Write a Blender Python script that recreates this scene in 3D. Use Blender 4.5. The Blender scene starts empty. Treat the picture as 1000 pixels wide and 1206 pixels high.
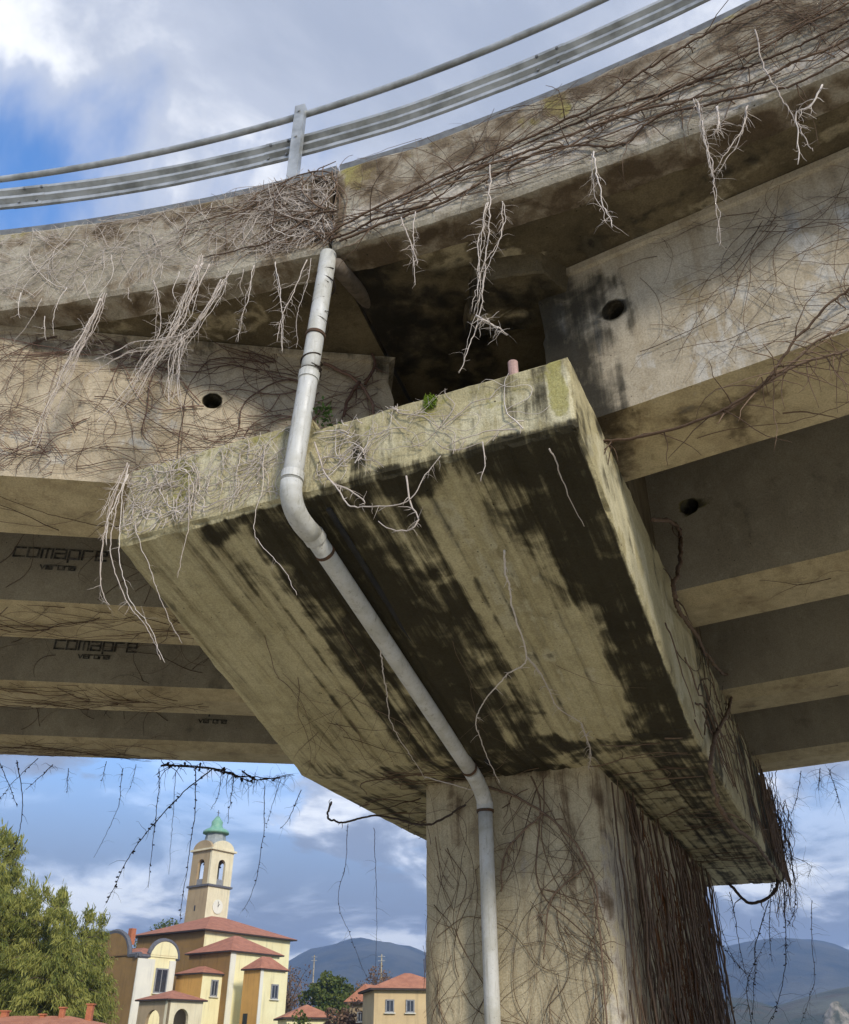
import bpy, math, random
import numpy as np
from mathutils import Vector, Matrix

R = math.radians
scene = bpy.context.scene
COL = scene.collection

# ------------------------------------------------------------------ camera
FPX, CX, CY, HZ = 1030.0, 500.0, 603.0, 1236.0      # photograph 1000 x 1206, horizon row 1236
PITCH = math.atan((HZ - CY) / FPX)
SP, CP = math.sin(PITCH), math.cos(PITCH)
EYE = 1.6
cam = bpy.data.cameras.new('camera')
cam.sensor_fit = 'VERTICAL'
cam.sensor_height = 24.0
cam.lens = FPX / 1206.0 * 24.0
cam.clip_start = 0.05
cam.clip_end = 20000
camo = bpy.data.objects.new('camera', cam)
COL.objects.link(camo)
camo.location = (0, 0, EYE)
camo.rotation_euler = (math.pi / 2 + PITCH, 0, 0)
scene.camera = camo

# ------------------------------------------------------------------ light
SUN_AZ, SUN_EL = 28.0, 29.0          # degrees right of straight behind the camera, elevation
sx = math.sin(R(SUN_AZ)) * math.cos(R(SUN_EL))
sy = -math.cos(R(SUN_AZ)) * math.cos(R(SUN_EL))
szv = math.sin(R(SUN_EL))
world = bpy.data.worlds.new('World')
scene.world = world
world.use_nodes = True
sun = bpy.data.lights.new('sun', 'SUN')
sun.energy = 1.9
sun.angle = R(9.0)
sun.color = (1.0, 0.93, 0.82)
suno = bpy.data.objects.new('sun', sun)
COL.objects.link(suno)
suno.rotation_euler = Vector((sx, sy, szv)).to_track_quat('Z', 'Y').to_euler()
suno.location = (20, -30, 30)
scene.view_settings.view_transform = 'Standard'
scene.view_settings.look = 'None'
scene.view_settings.gamma = 1
scene.view_settings.exposure = 1.02


# ------------------------------------------------------------------ node helper
class NT:
    def __init__(self, tree):
        self.t = tree
        tree.nodes.clear()

    def n(self, typ, **kw):
        nd = self.t.nodes.new(typ)
        for k, v in kw.items():
            setattr(nd, k, v)
        return nd

    def put(self, sock, v):
        if v is None:
            return
        if hasattr(v, 'is_linked') or isinstance(v, bpy.types.NodeSocket):
            self.t.links.new(v, sock)
        else:
            if sock.type == 'RGBA' and not hasattr(v, '__len__'):
                v = (v, v, v, 1)
            if sock.type == 'RGBA' and len(v) == 3:
                v = (*v, 1)
            sock.default_value = v

    def math(self, op, a, b=None, c=None, clamp=False):
        nd = self.n('ShaderNodeMath', operation=op)
        nd.use_clamp = clamp
        self.put(nd.inputs[0], a)
        self.put(nd.inputs[1], b)
        self.put(nd.inputs[2], c)
        return nd.outputs[0]

    def mix(self, f, a, b, blend='MIX'):
        nd = self.n('ShaderNodeMix', data_type='RGBA', blend_type=blend)
        self.put(nd.inputs[0], f)
        self.put(nd.inputs[6], a)
        self.put(nd.inputs[7], b)
        return nd.outputs[2]

    def sstep(self, x, lo, hi, a=0.0, b=1.0):
        nd = self.n('ShaderNodeMapRange', interpolation_type='SMOOTHSTEP')
        self.put(nd.inputs[0], x)
        for i, v in enumerate((lo, hi, a, b)):
            self.put(nd.inputs[1 + i], v)
        return nd.outputs[0]

    def noise(self, vec, scale, detail=5, rough=0.55, dist=0.0):
        nd = self.n('ShaderNodeTexNoise')
        self.put(nd.inputs['Vector'], vec)
        nd.inputs['Scale'].default_value = scale
        nd.inputs['Detail'].default_value = detail
        nd.inputs['Roughness'].default_value = rough
        nd.inputs['Distortion'].default_value = dist
        return nd.outputs[0]

    def mapping(self, vec, scale=(1, 1, 1), rot=(0, 0, 0), loc=(0, 0, 0)):
        nd = self.n('ShaderNodeMapping', vector_type='TEXTURE')
        scale = tuple(1.0 / q for q in scale)
        rot = tuple(-q for q in rot)
        self.put(nd.inputs['Vector'], vec)
        nd.inputs['Scale'].default_value = scale
        nd.inputs['Rotation'].default_value = rot
        nd.inputs['Location'].default_value = loc
        return nd.outputs[0]

    def pos(self):
        return self.n('ShaderNodeNewGeometry').outputs['Position']


def mat_base(name):
    m = bpy.data.materials.new(name)
    m.use_nodes = True
    t = NT(m.node_tree)
    out = t.n('ShaderNodeOutputMaterial')
    b = t.n('ShaderNodeBsdfPrincipled')
    t.t.links.new(b.outputs[0], out.inputs[0])
    return m, t, b


# ------------------------------------------------------------------ sky
def build_sky():
    t = NT(world.node_tree)
    out = t.n('ShaderNodeOutputWorld')
    bg = t.n('ShaderNodeBackground')
    t.t.links.new(bg.outputs[0], out.inputs[0])
    sky = t.n('ShaderNodeTexSky', sky_type='NISHITA')
    sky.sun_disc = False
    sky.sun_elevation = R(SUN_EL)
    sky.sun_rotation = math.atan2(sx, sy)
    sky.altitude = 300
    sky.air_density = 1.0
    sky.dust_density = 0.4
    sky.ozone_density = 2.0
    co = t.n('ShaderNodeTexCoord').outputs['Generated']
    sep = t.n('ShaderNodeSeparateXYZ')
    t.put(sep.inputs[0], co)
    zz = t.math('ADD', t.math('MAXIMUM', sep.outputs[2], 0.0), 0.22)
    cmb = t.n('ShaderNodeCombineXYZ')
    t.put(cmb.inputs[0], t.math('DIVIDE', sep.outputs[0], zz))
    t.put(cmb.inputs[1], t.math('DIVIDE', sep.outputs[1], zz))
    uv = cmb.outputs[0]
    big = t.noise(t.mapping(uv, loc=(3.1, 7.4, 0.0)), 1.1, 7, 0.55, 0.5)
    puff = t.noise(t.mapping(uv, loc=(8.2, 1.7, 4.0)), 2.1, 8, 0.58, 0.3)
    low = t.sstep(sep.outputs[2], 0.10, 0.46, 1.0, 0.0)
    cover = t.sstep(big, 0.39, 0.53)
    # heavy slate-blue cloud bases against bright tops
    tone = t.sstep(puff, 0.38, 0.60)
    ccol = t.mix(tone, (2.1, 2.35, 2.9, 1), (3.3, 3.5, 4.0, 1))
    hi = t.sstep(t.math('MULTIPLY', puff, t.math('MAXIMUM', cover, low)), 0.49, 0.60)
    ccol = t.mix(hi, ccol, (5.4, 5.45, 5.5, 1))
    # low clouds further off are deeper and bluer
    ccol = t.mix(t.math('MULTIPLY', low, t.sstep(puff, 0.43, 0.54, 0.97, 0.0)), ccol, (1.35, 1.46, 1.82, 1))
    blue = t.mix(1.0, sky.outputs[0], (0.75, 1.15, 1.50, 1), 'MULTIPLY')
    cov2 = t.math('MAXIMUM', t.math('MULTIPLY', cover, 0.94), t.math('MULTIPLY', low, 0.97))
    col = t.mix(cov2, blue, ccol)
    t.put(bg.inputs[0], col)
    bg.inputs[1].default_value = 0.11


build_sky()


# ------------------------------------------------------------------ projection helpers
def ray(px, py):
    yu = CY - py
    return np.array([(px - CX) / FPX, (FPX * CP - yu * SP) / FPX, (FPX * SP + yu * CP) / FPX])


def proj(P):
    P = np.asarray(P, float)
    x, y, z = P[..., 0], P[..., 1], P[..., 2] - EYE
    zc = np.maximum(y * CP + z * SP, 0.05)
    yc = z * CP - y * SP
    return CX + FPX * x / zc, CY - FPX * yc / zc


def at_z(px, py, z):
    d = ray(px, py)
    k = (z - EYE) / d[2]
    return np.array([0, 0, EYE]) + d * k


def at_plane(px, py, p0, n):
    d = ray(px, py)
    o = np.array([0, 0, EYE])
    k = np.dot(np.asarray(p0, float) - o, n) / np.dot(d, n)
    return o + d * k


def at_y(px, py, y):
    return at_plane(px, py, (0, y, 0), np.array([0, 1.0, 0]))


# ------------------------------------------------------------------ numpy noise
def _h(i, j, k, s):
    n = (i * 374761393 + j * 668265263 + k * 2147483647 + s * 1274126177) & 0xFFFFFFFF
    n = ((n ^ (n >> 13)) * 1274126177) & 0xFFFFFFFF
    return ((n ^ (n >> 16)) & 0xFFFF) / 65535.0


def vnoise(P, scale, seed=0):
    Q = np.asarray(P, float) * scale + 1000.0
    I = np.floor(Q).astype(np.int64)
    F = Q - I
    F = F * F * (3 - 2 * F)
    r = 0
    for dx in (0, 1):
        for dy in (0, 1):
            for dz in (0, 1):
                w = (F[..., 0] if dx else 1 - F[..., 0]) * (F[..., 1] if dy else 1 - F[..., 1]) * (F[..., 2] if dz else 1 - F[..., 2])
                r = r + w * _h(I[..., 0] + dx, I[..., 1] + dy, I[..., 2] + dz, seed)
    return r


def fbm(P, scale, seed=0, oct=4):
    a, r, tot = 1.0, 0, 0
    for o in range(oct):
        r = r + a * vnoise(P, scale * 2 ** o, seed + o * 7)
        tot += a
        a *= 0.5
    return r / tot


def pix_mask(P, caps, warp=14.0):
    """density of stains and painted light for points P from capsules (x0,y0,x1,y1,r0,r1,strength) given where these lie in the photograph"""
    X, Y = proj(P)
    X = X + (fbm(P, 3.0, 11) - 0.5) * 2 * warp
    Y = Y + (fbm(P, 3.0, 23) - 0.5) * 2 * warp
    m = np.zeros(X.shape)
    for x0, y0, x1, y1, r0, r1, s in caps:
        dx, dy = x1 - x0, y1 - y0
        L = dx * dx + dy * dy + 1e-6
        k = np.clip(((X - x0) * dx + (Y - y0) * dy) / L, 0, 1)
        d = np.hypot(X - x0 - k * dx, Y - y0 - k * dy)
        rr = r0 + (r1 - r0) * k
        q = np.clip(1.35 - d / rr * 0.85, 0, 1)
        q = q * q * (3 - 2 * q) * s
        m = np.maximum(m, q) if s > 0 else np.clip(m + q, 0, 1)
    return m


# ------------------------------------------------------------------ mesh helpers
def link(o, parent=None):
    COL.objects.link(o)
    if parent is not None:
        o.parent = parent
        o.matrix_parent_inverse = parent.matrix_world.inverted() if False else Matrix.Identity(4)
    return o


def tag(o, label=None, cat=None, group=None, kind=None):
    if label:
        o['label'] = label
    if cat:
        o['category'] = cat
    if group:
        o['group'] = group
    if kind:
        o['kind'] = kind
    return o


def empty(name, loc, label=None, cat=None, group=None):
    o = bpy.data.objects.new(name, None)
    o.location = loc
    o.empty_display_size = 0.2
    COL.objects.link(o)
    return tag(o, label, cat, group)


class MB:
    def __init__(self):
        self.v, self.f, self.c, self.n = [], [], [], 0

    def add(self, V, F, C=None):
        V = np.asarray(V, float).reshape(-1, 3)
        self.v.append(V)
        self.f.extend([tuple(i + self.n for i in f) for f in F])
        if C is None:
            C = np.zeros((len(V), 3))
        C = np.asarray(C, float)
        if C.ndim == 1:
            C = np.tile(C, (len(V), 1))
        self.c.append(C)
        self.n += len(V)
        return self

    def box(self, c, size, ax=None, C=None):
        """box centred at c; ax = three unit axes"""
        c = np.asarray(c, float)
        if ax is None:
            ax = np.eye(3)
        ax = np.asarray(ax, float)
        s = np.asarray(size, float) / 2
        V = [c + i * s[0] * ax[0] + j * s[1] * ax[1] + k * s[2] * ax[2] for i in (-1, 1) for j in (-1, 1) for k in (-1, 1)]
        F = [(0, 1, 3, 2), (4, 6, 7, 5), (0, 4, 5, 1), (2, 3, 7, 6), (0, 2, 6, 4), (1, 5, 7, 3)]
        if np.dot(np.cross(ax[0], ax[1]), ax[2]) < 0:
            F = [f[::-1] for f in F]
        return self.add(V, F, C)

    def prism(self, poly, vec, C=None):
        """polygon extruded along vec"""
        p = np.asarray(poly, float)
        n = len(p)
        V = np.vstack([p, p + np.asarray(vec, float)])
        F = [tuple(range(n))[::-1], tuple(range(n, 2 * n))]
        F += [(i, (i + 1) % n, n + (i + 1) % n, n + i) for i in range(n)]
        return self.add(V, F, C)

    def tube(self, P, r, k=4, C=None, cap=True):
        P = np.asarray(P, float)
        m = len(P)
        if m < 2:
            return self
        r = np.broadcast_to(np.asarray(r, float), (m,))
        T = np.gradient(P, axis=0)
        T /= np.linalg.norm(T, axis=1, keepdims=True) + 1e-9
        ref = np.array([0.31, 0.17, 0.93])
        if abs(np.dot(T.mean(0), ref)) > 0.8:
            ref = np.array([0.9, -0.4, 0.15])
        A = np.cross(T, ref)
        A /= np.linalg.norm(A, axis=1, keepdims=True) + 1e-9
        B = np.cross(T, A)
        an = np.arange(k) * 2 * math.pi / k
        V = P[:, None, :] + r[:, None, None] * (np.cos(an)[None, :, None] * A[:, None, :] + np.sin(an)[None, :, None] * B[:, None, :])
        F = []
        for i in range(m - 1):
            for j in range(k):
                j2 = (j + 1) % k
                F.append((i * k + j, i * k + j2, (i + 1) * k + j2, (i + 1) * k + j))
        if cap:
            F.append(tuple(range(k))[::-1])
            F.append(tuple((m - 1) * k + j for j in range(k)))
        return self.add(V.reshape(-1, 3), F, C)

    def grid(self, V, C=None, flip=False):
        """V: (a,b,3) array of points"""
        V = np.asarray(V, float)
        a, b = V.shape[:2]
        F = []
        for i in range(a - 1):
            for j in range(b - 1):
                q = (i * b + j, i * b + j + 1, (i + 1) * b + j + 1, (i + 1) * b + j)
                F.append(q[::-1] if flip else q)
        return self.add(V.reshape(-1, 3), F, C)

    def verts(self):
        return np.vstack(self.v)

    def build(self, name, mat, parent=None, smooth=False, attr=False, merge=0.0, org=None):
        V = self.verts()
        if org is not None:
            V = V - np.asarray(org, float)
        me = bpy.data.meshes.new(name)
        me.from_pydata(V.tolist(), [], self.f)
        if attr:
            Cc = np.vstack(self.c)
            a = me.attributes.new('mask', 'FLOAT_COLOR', 'POINT')
            a.data.foreach_set('color', np.hstack([Cc, np.ones((len(Cc), 1))]).astype(np.float32).ravel())
        if merge:
            import bmesh
            bm = bmesh.new()
            bm.from_mesh(me)
            bmesh.ops.remove_doubles(bm, verts=bm.verts, dist=merge)
            bmesh.ops.recalc_face_normals(bm, faces=bm.faces)
            bm.to_mesh(me)
            bm.free()
        me.materials.append(mat)
        if smooth:
            me.polygons.foreach_set('use_smooth', [True] * len(me.polygons))
        me.update()
        o = bpy.data.objects.new(name, me)
        if org is not None and parent is None:
            o.location = org
        return link(o, parent)


def local(root):
    """offset to subtract so that a child mesh given in world coordinates sits right under root"""
    return np.array(root.location)


# ------------------------------------------------------------------ materials
def concrete(name, base, base2, dark=(0.045, 0.04, 0.028), moss=(0.30, 0.27, 0.05), pale=(0.62, 0.58, 0.50), rot=0.0,
             streak=(10, 10, 0.5), streak_amt=0.35, streak_col=(0.25, 0.18, 0.10), spot=0.25, bump=0.5, sw=1.0):
    m, t, b = mat_base(name)
    p = t.pos()
    at = t.n('ShaderNodeAttribute', attribute_name='mask')
    sep = t.n('ShaderNodeSeparateColor')
    t.put(sep.inputs[0], at.outputs['Color'])
    n1 = t.noise(p, 1.3, 7, 0.6, 0.4)
    n2 = t.noise(p, 7.0, 9, 0.68, 0.3)
    n3 = t.noise(p, 70.0, 4, 0.6)
    st = t.noise(t.mapping(p, scale=streak, rot=(0, 0, rot)), 1.0, 7, 0.65, 0.15)
    st2 = t.noise(t.mapping(p, scale=tuple(q * 3.1 for q in streak), rot=(0, 0, rot), loc=(3, 1, 2)), 1.0, 4, 0.6)
    col = t.mix(t.sstep(n1, 0.35, 0.66), base, base2)
    col = t.mix(t.math('MULTIPLY', t.sstep(st, 0.46, 0.70), streak_amt), col, streak_col)
    col = t.mix(t.math('MULTIPLY', t.sstep(st2, 0.48, 0.72), streak_amt * 0.6), col, tuple(c * 0.55 for c in base))
    col = t.mix(t.math('MULTIPLY', t.sstep(n2, 0.50, 0.72), spot), col, tuple(c * 0.33 for c in base))
    col = t.mix(t.math('MULTIPLY', t.sstep(n2, 0.46, 0.30), 0.35), col, tuple(min(1, c * 1.3) for c in base))
    # pale patches (B)
    nb = t.noise(p, 4.2, 5, 0.52, 0.6)
    br = t.math('ADD', t.math('MULTIPLY', t.math('SUBTRACT', nb, 0.5), 1.6),
                t.math('ADD', t.math('MULTIPLY', t.math('SUBTRACT', st, 0.5), 1.3 * sw), t.math('MULTIPLY', t.math('SUBTRACT', st2, 0.5), 0.45 * sw)))
    col = t.mix(t.sstep(t.math('ADD', sep.outputs[2], br), 0.42, 0.75), col, pale)
    # moss / lichen (G)
    mg = t.math('ADD', sep.outputs[1], t.math('MULTIPLY', t.math('SUBTRACT', n2, 0.5), 1.9))
    col = t.mix(t.math('MULTIPLY', t.sstep(mg, 0.45, 0.8), 0.75), col, moss)
    # black mould and painted shade (R): ragged edge from noise and streaks
    dk = t.math('ADD', sep.outputs[0], br)
    col = t.mix(t.math('MULTIPLY', t.sstep(dk, 0.20, 0.66), 0.62), col, tuple(d * 2.2 for d in dark))
    col = t.mix(t.math('MULTIPLY', t.sstep(dk, 0.40, 0.92), t.sstep(n1, 0.25, 0.6, 0.98, 0.90)), col, dark)
    col = t.mix(t.sstep(n3, 0.35, 0.7), col, (0.74, 0.73, 0.71, 1), 'MULTIPLY')
    # blow holes left in the cast face
    vo = t.n('ShaderNodeTexVoronoi')
    t.put(vo.inputs['Vector'], p)
    vo.inputs['Scale'].default_value = 13.0
    vo.inputs['Randomness'].default_value = 1.0
    pit = t.math('MULTIPLY', t.sstep(vo.outputs['Distance'], 0.10, 0.05), t.sstep(n1, 0.45, 0.55))
    col = t.mix(pit, col, (0.25, 0.24, 0.22, 1), 'MULTIPLY')
    t.put(b.inputs['Base Color'], col)
    t.put(b.inputs['Roughness'], t.sstep(n2, 0.3, 0.7, 0.82, 0.95))
    b.inputs['Specular IOR Level'].default_value = 0.25
    bp = t.n('ShaderNodeBump')
    bp.inputs['Strength'].default_value = bump
    bp.inputs['Distance'].default_value = 0.015
    hgt = t.math('ADD', t.math('MULTIPLY', n2, 1.0), t.math('ADD', t.math('MULTIPLY', n3, 0.35), t.math('MULTIPLY', st2, 0.5)))
    hgt = t.math('SUBTRACT', hgt, pit)
    t.put(bp.inputs['Height'], hgt)
    t.put(b.inputs['Normal'], bp.outputs[0])
    return m


def plain(name, col, col2=None, rough=0.8, scale=6.0, metal=0.0, bump=0.0, attr=False, spec=0.3):
    m, t, b = mat_base(name)
    p = t.pos()
    n = t.noise(p, scale, 6, 0.6)
    if attr:
        at = t.n('ShaderNodeAttribute', attribute_name='mask')
        sep = t.n('ShaderNodeSeparateColor')
        t.put(sep.inputs[0], at.outputs['Color'])
        c = t.mix(sep.outputs[0], col, col2)
        c = t.mix(t.math('MULTIPLY', t.sstep(n, 0.4, 0.7), 0.35), c, tuple(x * 0.5 for x in col))
    else:
        c = t.mix(t.sstep(n, 0.35, 0.68), col, col2 or tuple(x * 0.75 for x in col))
    t.put(b.inputs['Base Color'], c)
    b.inputs['Roughness'].default_value = rough
    b.inputs['Metallic'].default_value = metal
    b.inputs['Specular IOR Level'].default_value = spec
    if bump:
        bp = t.n('ShaderNodeBump')
        bp.inputs['Strength'].default_value = bump
        bp.inputs['Distance'].default_value = 0.02
        t.put(bp.inputs['Height'], n)
        t.put(b.inputs['Normal'], bp.outputs[0])
    return m


def leafy(name, a, b2, trans=0.25):
    m, t, b = mat_base(name)
    at = t.n('ShaderNodeAttribute', attribute_name='mask')
    sep = t.n('ShaderNodeSeparateColor')
    t.put(sep.inputs[0], at.outputs['Color'])
    c = t.mix(sep.outputs[0], a, b2)
    t.put(b.inputs['Base Color'], c)
    b.inputs['Roughness'].default_value = 0.7
    b.inputs['Specular IOR Level'].default_value = 0.2
    tr = t.n('ShaderNodeBsdfTranslucent')
    t.put(tr.inputs[0], c)
    mx = t.n('ShaderNodeMixShader')
    mx.inputs[0].default_value = trans
    t.t.links.new(b.outputs[0], mx.inputs[1])
    t.t.links.new(tr.outputs[0], mx.inputs[2])
    out = [n for n in t.t.nodes if n.type == 'OUTPUT_MATERIAL'][0]
    t.t.links.new(mx.outputs[0], out.inputs[0])
    return m


def roof_tiles(name, c1, c2, scale=3.0):
    m, t, b = mat_base(name)
    p = t.pos()
    n = t.noise(p, 1.2, 6, 0.6)
    n2 = t.noise(p, 9.0, 4, 0.6)
    w = t.n('ShaderNodeTexWave', wave_type='BANDS', bands_direction='DIAGONAL')
    t.put(w.inputs['Vector'], p)
    w.inputs['Scale'].default_value = scale
    col = t.mix(t.sstep(n, 0.35, 0.65), c1, c2)
    col = t.mix(t.math('MULTIPLY', t.sstep(n2, 0.5, 0.7), 0.5), col, tuple(x * 0.45 for x in c1))
    t.put(b.inputs['Base Color'], col)
    b.inputs['Roughness'].default_value = 0.85
    bp = t.n('ShaderNodeBump')
    bp.inputs['Strength'].default_value = 0.7
    bp.inputs['Distance'].default_value = 0.08
    t.put(bp.inputs['Height'], w.outputs['Fac'])
    t.put(b.inputs['Normal'], bp.outputs[0])
    return m


CAP_AZ = 24.2
M = {}
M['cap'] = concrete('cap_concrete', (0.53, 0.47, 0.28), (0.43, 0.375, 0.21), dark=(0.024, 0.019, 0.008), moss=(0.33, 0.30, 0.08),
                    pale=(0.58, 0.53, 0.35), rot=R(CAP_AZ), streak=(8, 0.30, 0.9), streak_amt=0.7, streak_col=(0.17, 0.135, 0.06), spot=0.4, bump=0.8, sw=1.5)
M['fascia'] = concrete('fascia_concrete', (0.44, 0.40, 0.315), (0.34, 0.30, 0.225), dark=(0.10, 0.07, 0.04), moss=(0.30, 0.26, 0.05),
                       pale=(0.60, 0.55, 0.47), streak=(3, 3, 3), streak_amt=0.5, streak_col=(0.17, 0.13, 0.08), spot=0.7, bump=1.0)
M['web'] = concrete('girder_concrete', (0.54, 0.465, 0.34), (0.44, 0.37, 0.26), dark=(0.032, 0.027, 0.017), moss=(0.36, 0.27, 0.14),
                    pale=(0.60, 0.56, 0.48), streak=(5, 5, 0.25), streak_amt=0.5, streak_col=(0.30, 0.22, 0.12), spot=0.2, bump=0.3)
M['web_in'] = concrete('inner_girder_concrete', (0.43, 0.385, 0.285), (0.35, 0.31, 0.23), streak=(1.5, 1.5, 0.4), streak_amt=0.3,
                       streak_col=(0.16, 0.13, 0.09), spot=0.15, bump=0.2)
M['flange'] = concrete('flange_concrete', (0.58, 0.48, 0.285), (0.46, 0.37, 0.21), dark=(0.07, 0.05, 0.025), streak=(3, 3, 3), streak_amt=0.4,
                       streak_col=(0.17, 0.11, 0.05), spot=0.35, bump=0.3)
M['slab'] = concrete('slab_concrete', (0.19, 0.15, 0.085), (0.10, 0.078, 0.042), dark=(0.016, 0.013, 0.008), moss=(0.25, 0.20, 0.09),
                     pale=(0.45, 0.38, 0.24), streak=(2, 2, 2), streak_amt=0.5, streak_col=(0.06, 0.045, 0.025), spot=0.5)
M['column'] = concrete('column_concrete', (0.58, 0.505, 0.34), (0.48, 0.41, 0.27), dark=(0.10, 0.07, 0.04), pale=(0.55, 0.52, 0.45),
                       streak=(7, 7, 0.35), streak_amt=0.5, streak_col=(0.24, 0.17, 0.09), spot=0.25)
M['galv'] = plain('galvanised_steel', (0.50, 0.51, 0.50), (0.27, 0.275, 0.26), 0.5, 4.0, 0.5)
M['galv_dark'] = plain('weathered_steel', (0.20, 0.205, 0.20), (0.13, 0.13, 0.13), 0.6, 9.0, 0.3)
def dirty_pipe():
    m, t, b = mat_base('grey_plastic')
    p = t.pos()
    n = t.noise(p, 4.0, 8, 0.65, 0.4)
    n2 = t.noise(t.mapping(p, scale=(30, 30, 3)), 1.0, 6, 0.7)
    n3 = t.noise(p, 40.0, 5, 0.7)
    c = t.mix(t.sstep(n, 0.35, 0.7), (0.56, 0.56, 0.53), (0.43, 0.42, 0.36))
    c = t.mix(t.math('MULTIPLY', t.sstep(n2, 0.52, 0.75), 0.7), c, (0.22, 0.20, 0.14))
    c = t.mix(t.math('MULTIPLY', t.sstep(n3, 0.58, 0.72), 0.6), c, (0.14, 0.12, 0.08))
    t.put(b.inputs['Base Color'], c)
    t.put(b.inputs['Roughness'], t.sstep(n, 0.3, 0.7, 0.42, 0.75))
    return m


M['pvc'] = dirty_pipe()
M['rust'] = plain('rusty_iron', (0.07, 0.05, 0.035), (0.12, 0.06, 0.03), 0.9, 20.0)
M['pink'] = plain('pink_plastic', (0.50, 0.33, 0.30), (0.36, 0.24, 0.20), 0.8, 20.0)
M['black'] = plain('bearing_rubber', (0.02, 0.02, 0.02), (0.03, 0.028, 0.025), 0.9)
M['ink'] = plain('black_stencil_paint', (0.025, 0.024, 0.02), (0.16, 0.145, 0.115), 0.9, 22.0)
M['asphalt'] = plain('asphalt', (0.05, 0.05, 0.05), (0.07, 0.07, 0.065), 0.95)
M['stem_pale'] = plain('pale_stem', (0.46, 0.39, 0.33), (0.68, 0.61, 0.54), 0.85, 40.0, attr=True)
M['stem_brown'] = plain('brown_stem', (0.085, 0.052, 0.032), (0.22, 0.15, 0.10), 0.9, 40.0, attr=True)
M['stem_red'] = plain('reddish_stem', (0.11, 0.060, 0.042), (0.24, 0.15, 0.11), 0.9, 40.0, attr=True)
M['stem_dark'] = plain('dark_stem', (0.030, 0.022, 0.018), (0.085, 0.058, 0.04), 0.9, 40.0, attr=True)
M['moss'] = plain('green_moss', (0.16, 0.24, 0.02), (0.10, 0.16, 0.015), 1.0, 60.0)
M['ivy'] = leafy('ivy_leaf', (0.03, 0.06, 0.015), (0.06, 0.10, 0.02))

# ------------------------------------------------------------------ setting geometry
O2 = np.array([0.95, 4.36])
AX = np.array([math.sin(R(CAP_AZ)), math.cos(R(CAP_AZ))])
WX = np.array([-AX[1], AX[0]])
ZE, ZT, ZF = EYE + 3.30, EYE + 3.89, EYE + 2.327       # end soffit, top, flat soffit
S_K, S_END, T_W = 3.2, 12.1, 3.65


def cap3(s, t, z):
    s, t, z = np.broadcast_arrays(np.asarray(s, float), np.asarray(t, float), np.asarray(z, float))
    t = t * (1 + 0.016 * np.clip(s, 0, 6))          # the cap widens a little towards the column
    return np.stack([O2[0] + s * AX[0] + t * WX[0], O2[1] + s * AX[1] + t * WX[1], z], -1)


def soffit_z(s):
    return np.where(np.asarray(s) < S_K, ZE + (ZF - ZE) * np.asarray(s) / S_K, ZF)


# ---- ground
def build_ground():
    g = MB()
    rr = np.concatenate([[0], np.geomspace(2, 3400, 60)])
    th = np.linspace(0, 2 * math.pi, 73)
    V = np.stack([np.outer(rr, np.sin(th)), np.outer(rr, np.cos(th)), np.zeros((len(rr), len(th)))], -1)
    V[..., 2] += (fbm(V, 0.25, 3) - 0.5) * 0.12 * np.clip(np.hypot(V[..., 0], V[..., 1]) / 4, 0, 1)
    g.grid(V, flip=True)
    m, t, b = mat_base('ground_gravel_grass')
    p = t.pos()
    n = t.noise(p, 0.10, 6, 0.6)
    n2 = t.noise(p, 6.0, 6, 0.7)
    near = t.sstep(t.n('ShaderNodeVectorMath', operation='LENGTH').outputs['Value'], 0, 1)
    ln = t.n('ShaderNodeVectorMath', operation='LENGTH')
    t.put(ln.inputs[0], p)
    near = t.sstep(ln.outputs['Value'], 35, 60, 1.0, 0.0)
    grass = t.mix(t.sstep(n2, 0.3, 0.7), (0.06, 0.085, 0.025), (0.12, 0.13, 0.045))
    grav = t.mix(t.sstep(n2, 0.3, 0.7), (0.56, 0.51, 0.41), (0.44, 0.40, 0.32))  # unseen near ground, made pale to bounce light onto the undersides
    t.put(b.inputs['Base Color'], t.mix(near, t.mix(t.sstep(n, 0.45, 0.55), grass, (0.13, 0.11, 0.07)), grav))
    b.inputs['Roughness'].default_value = 0.95
    o = g.build('ground', m)
    tag(o, kind='structure')


build_ground()


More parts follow.
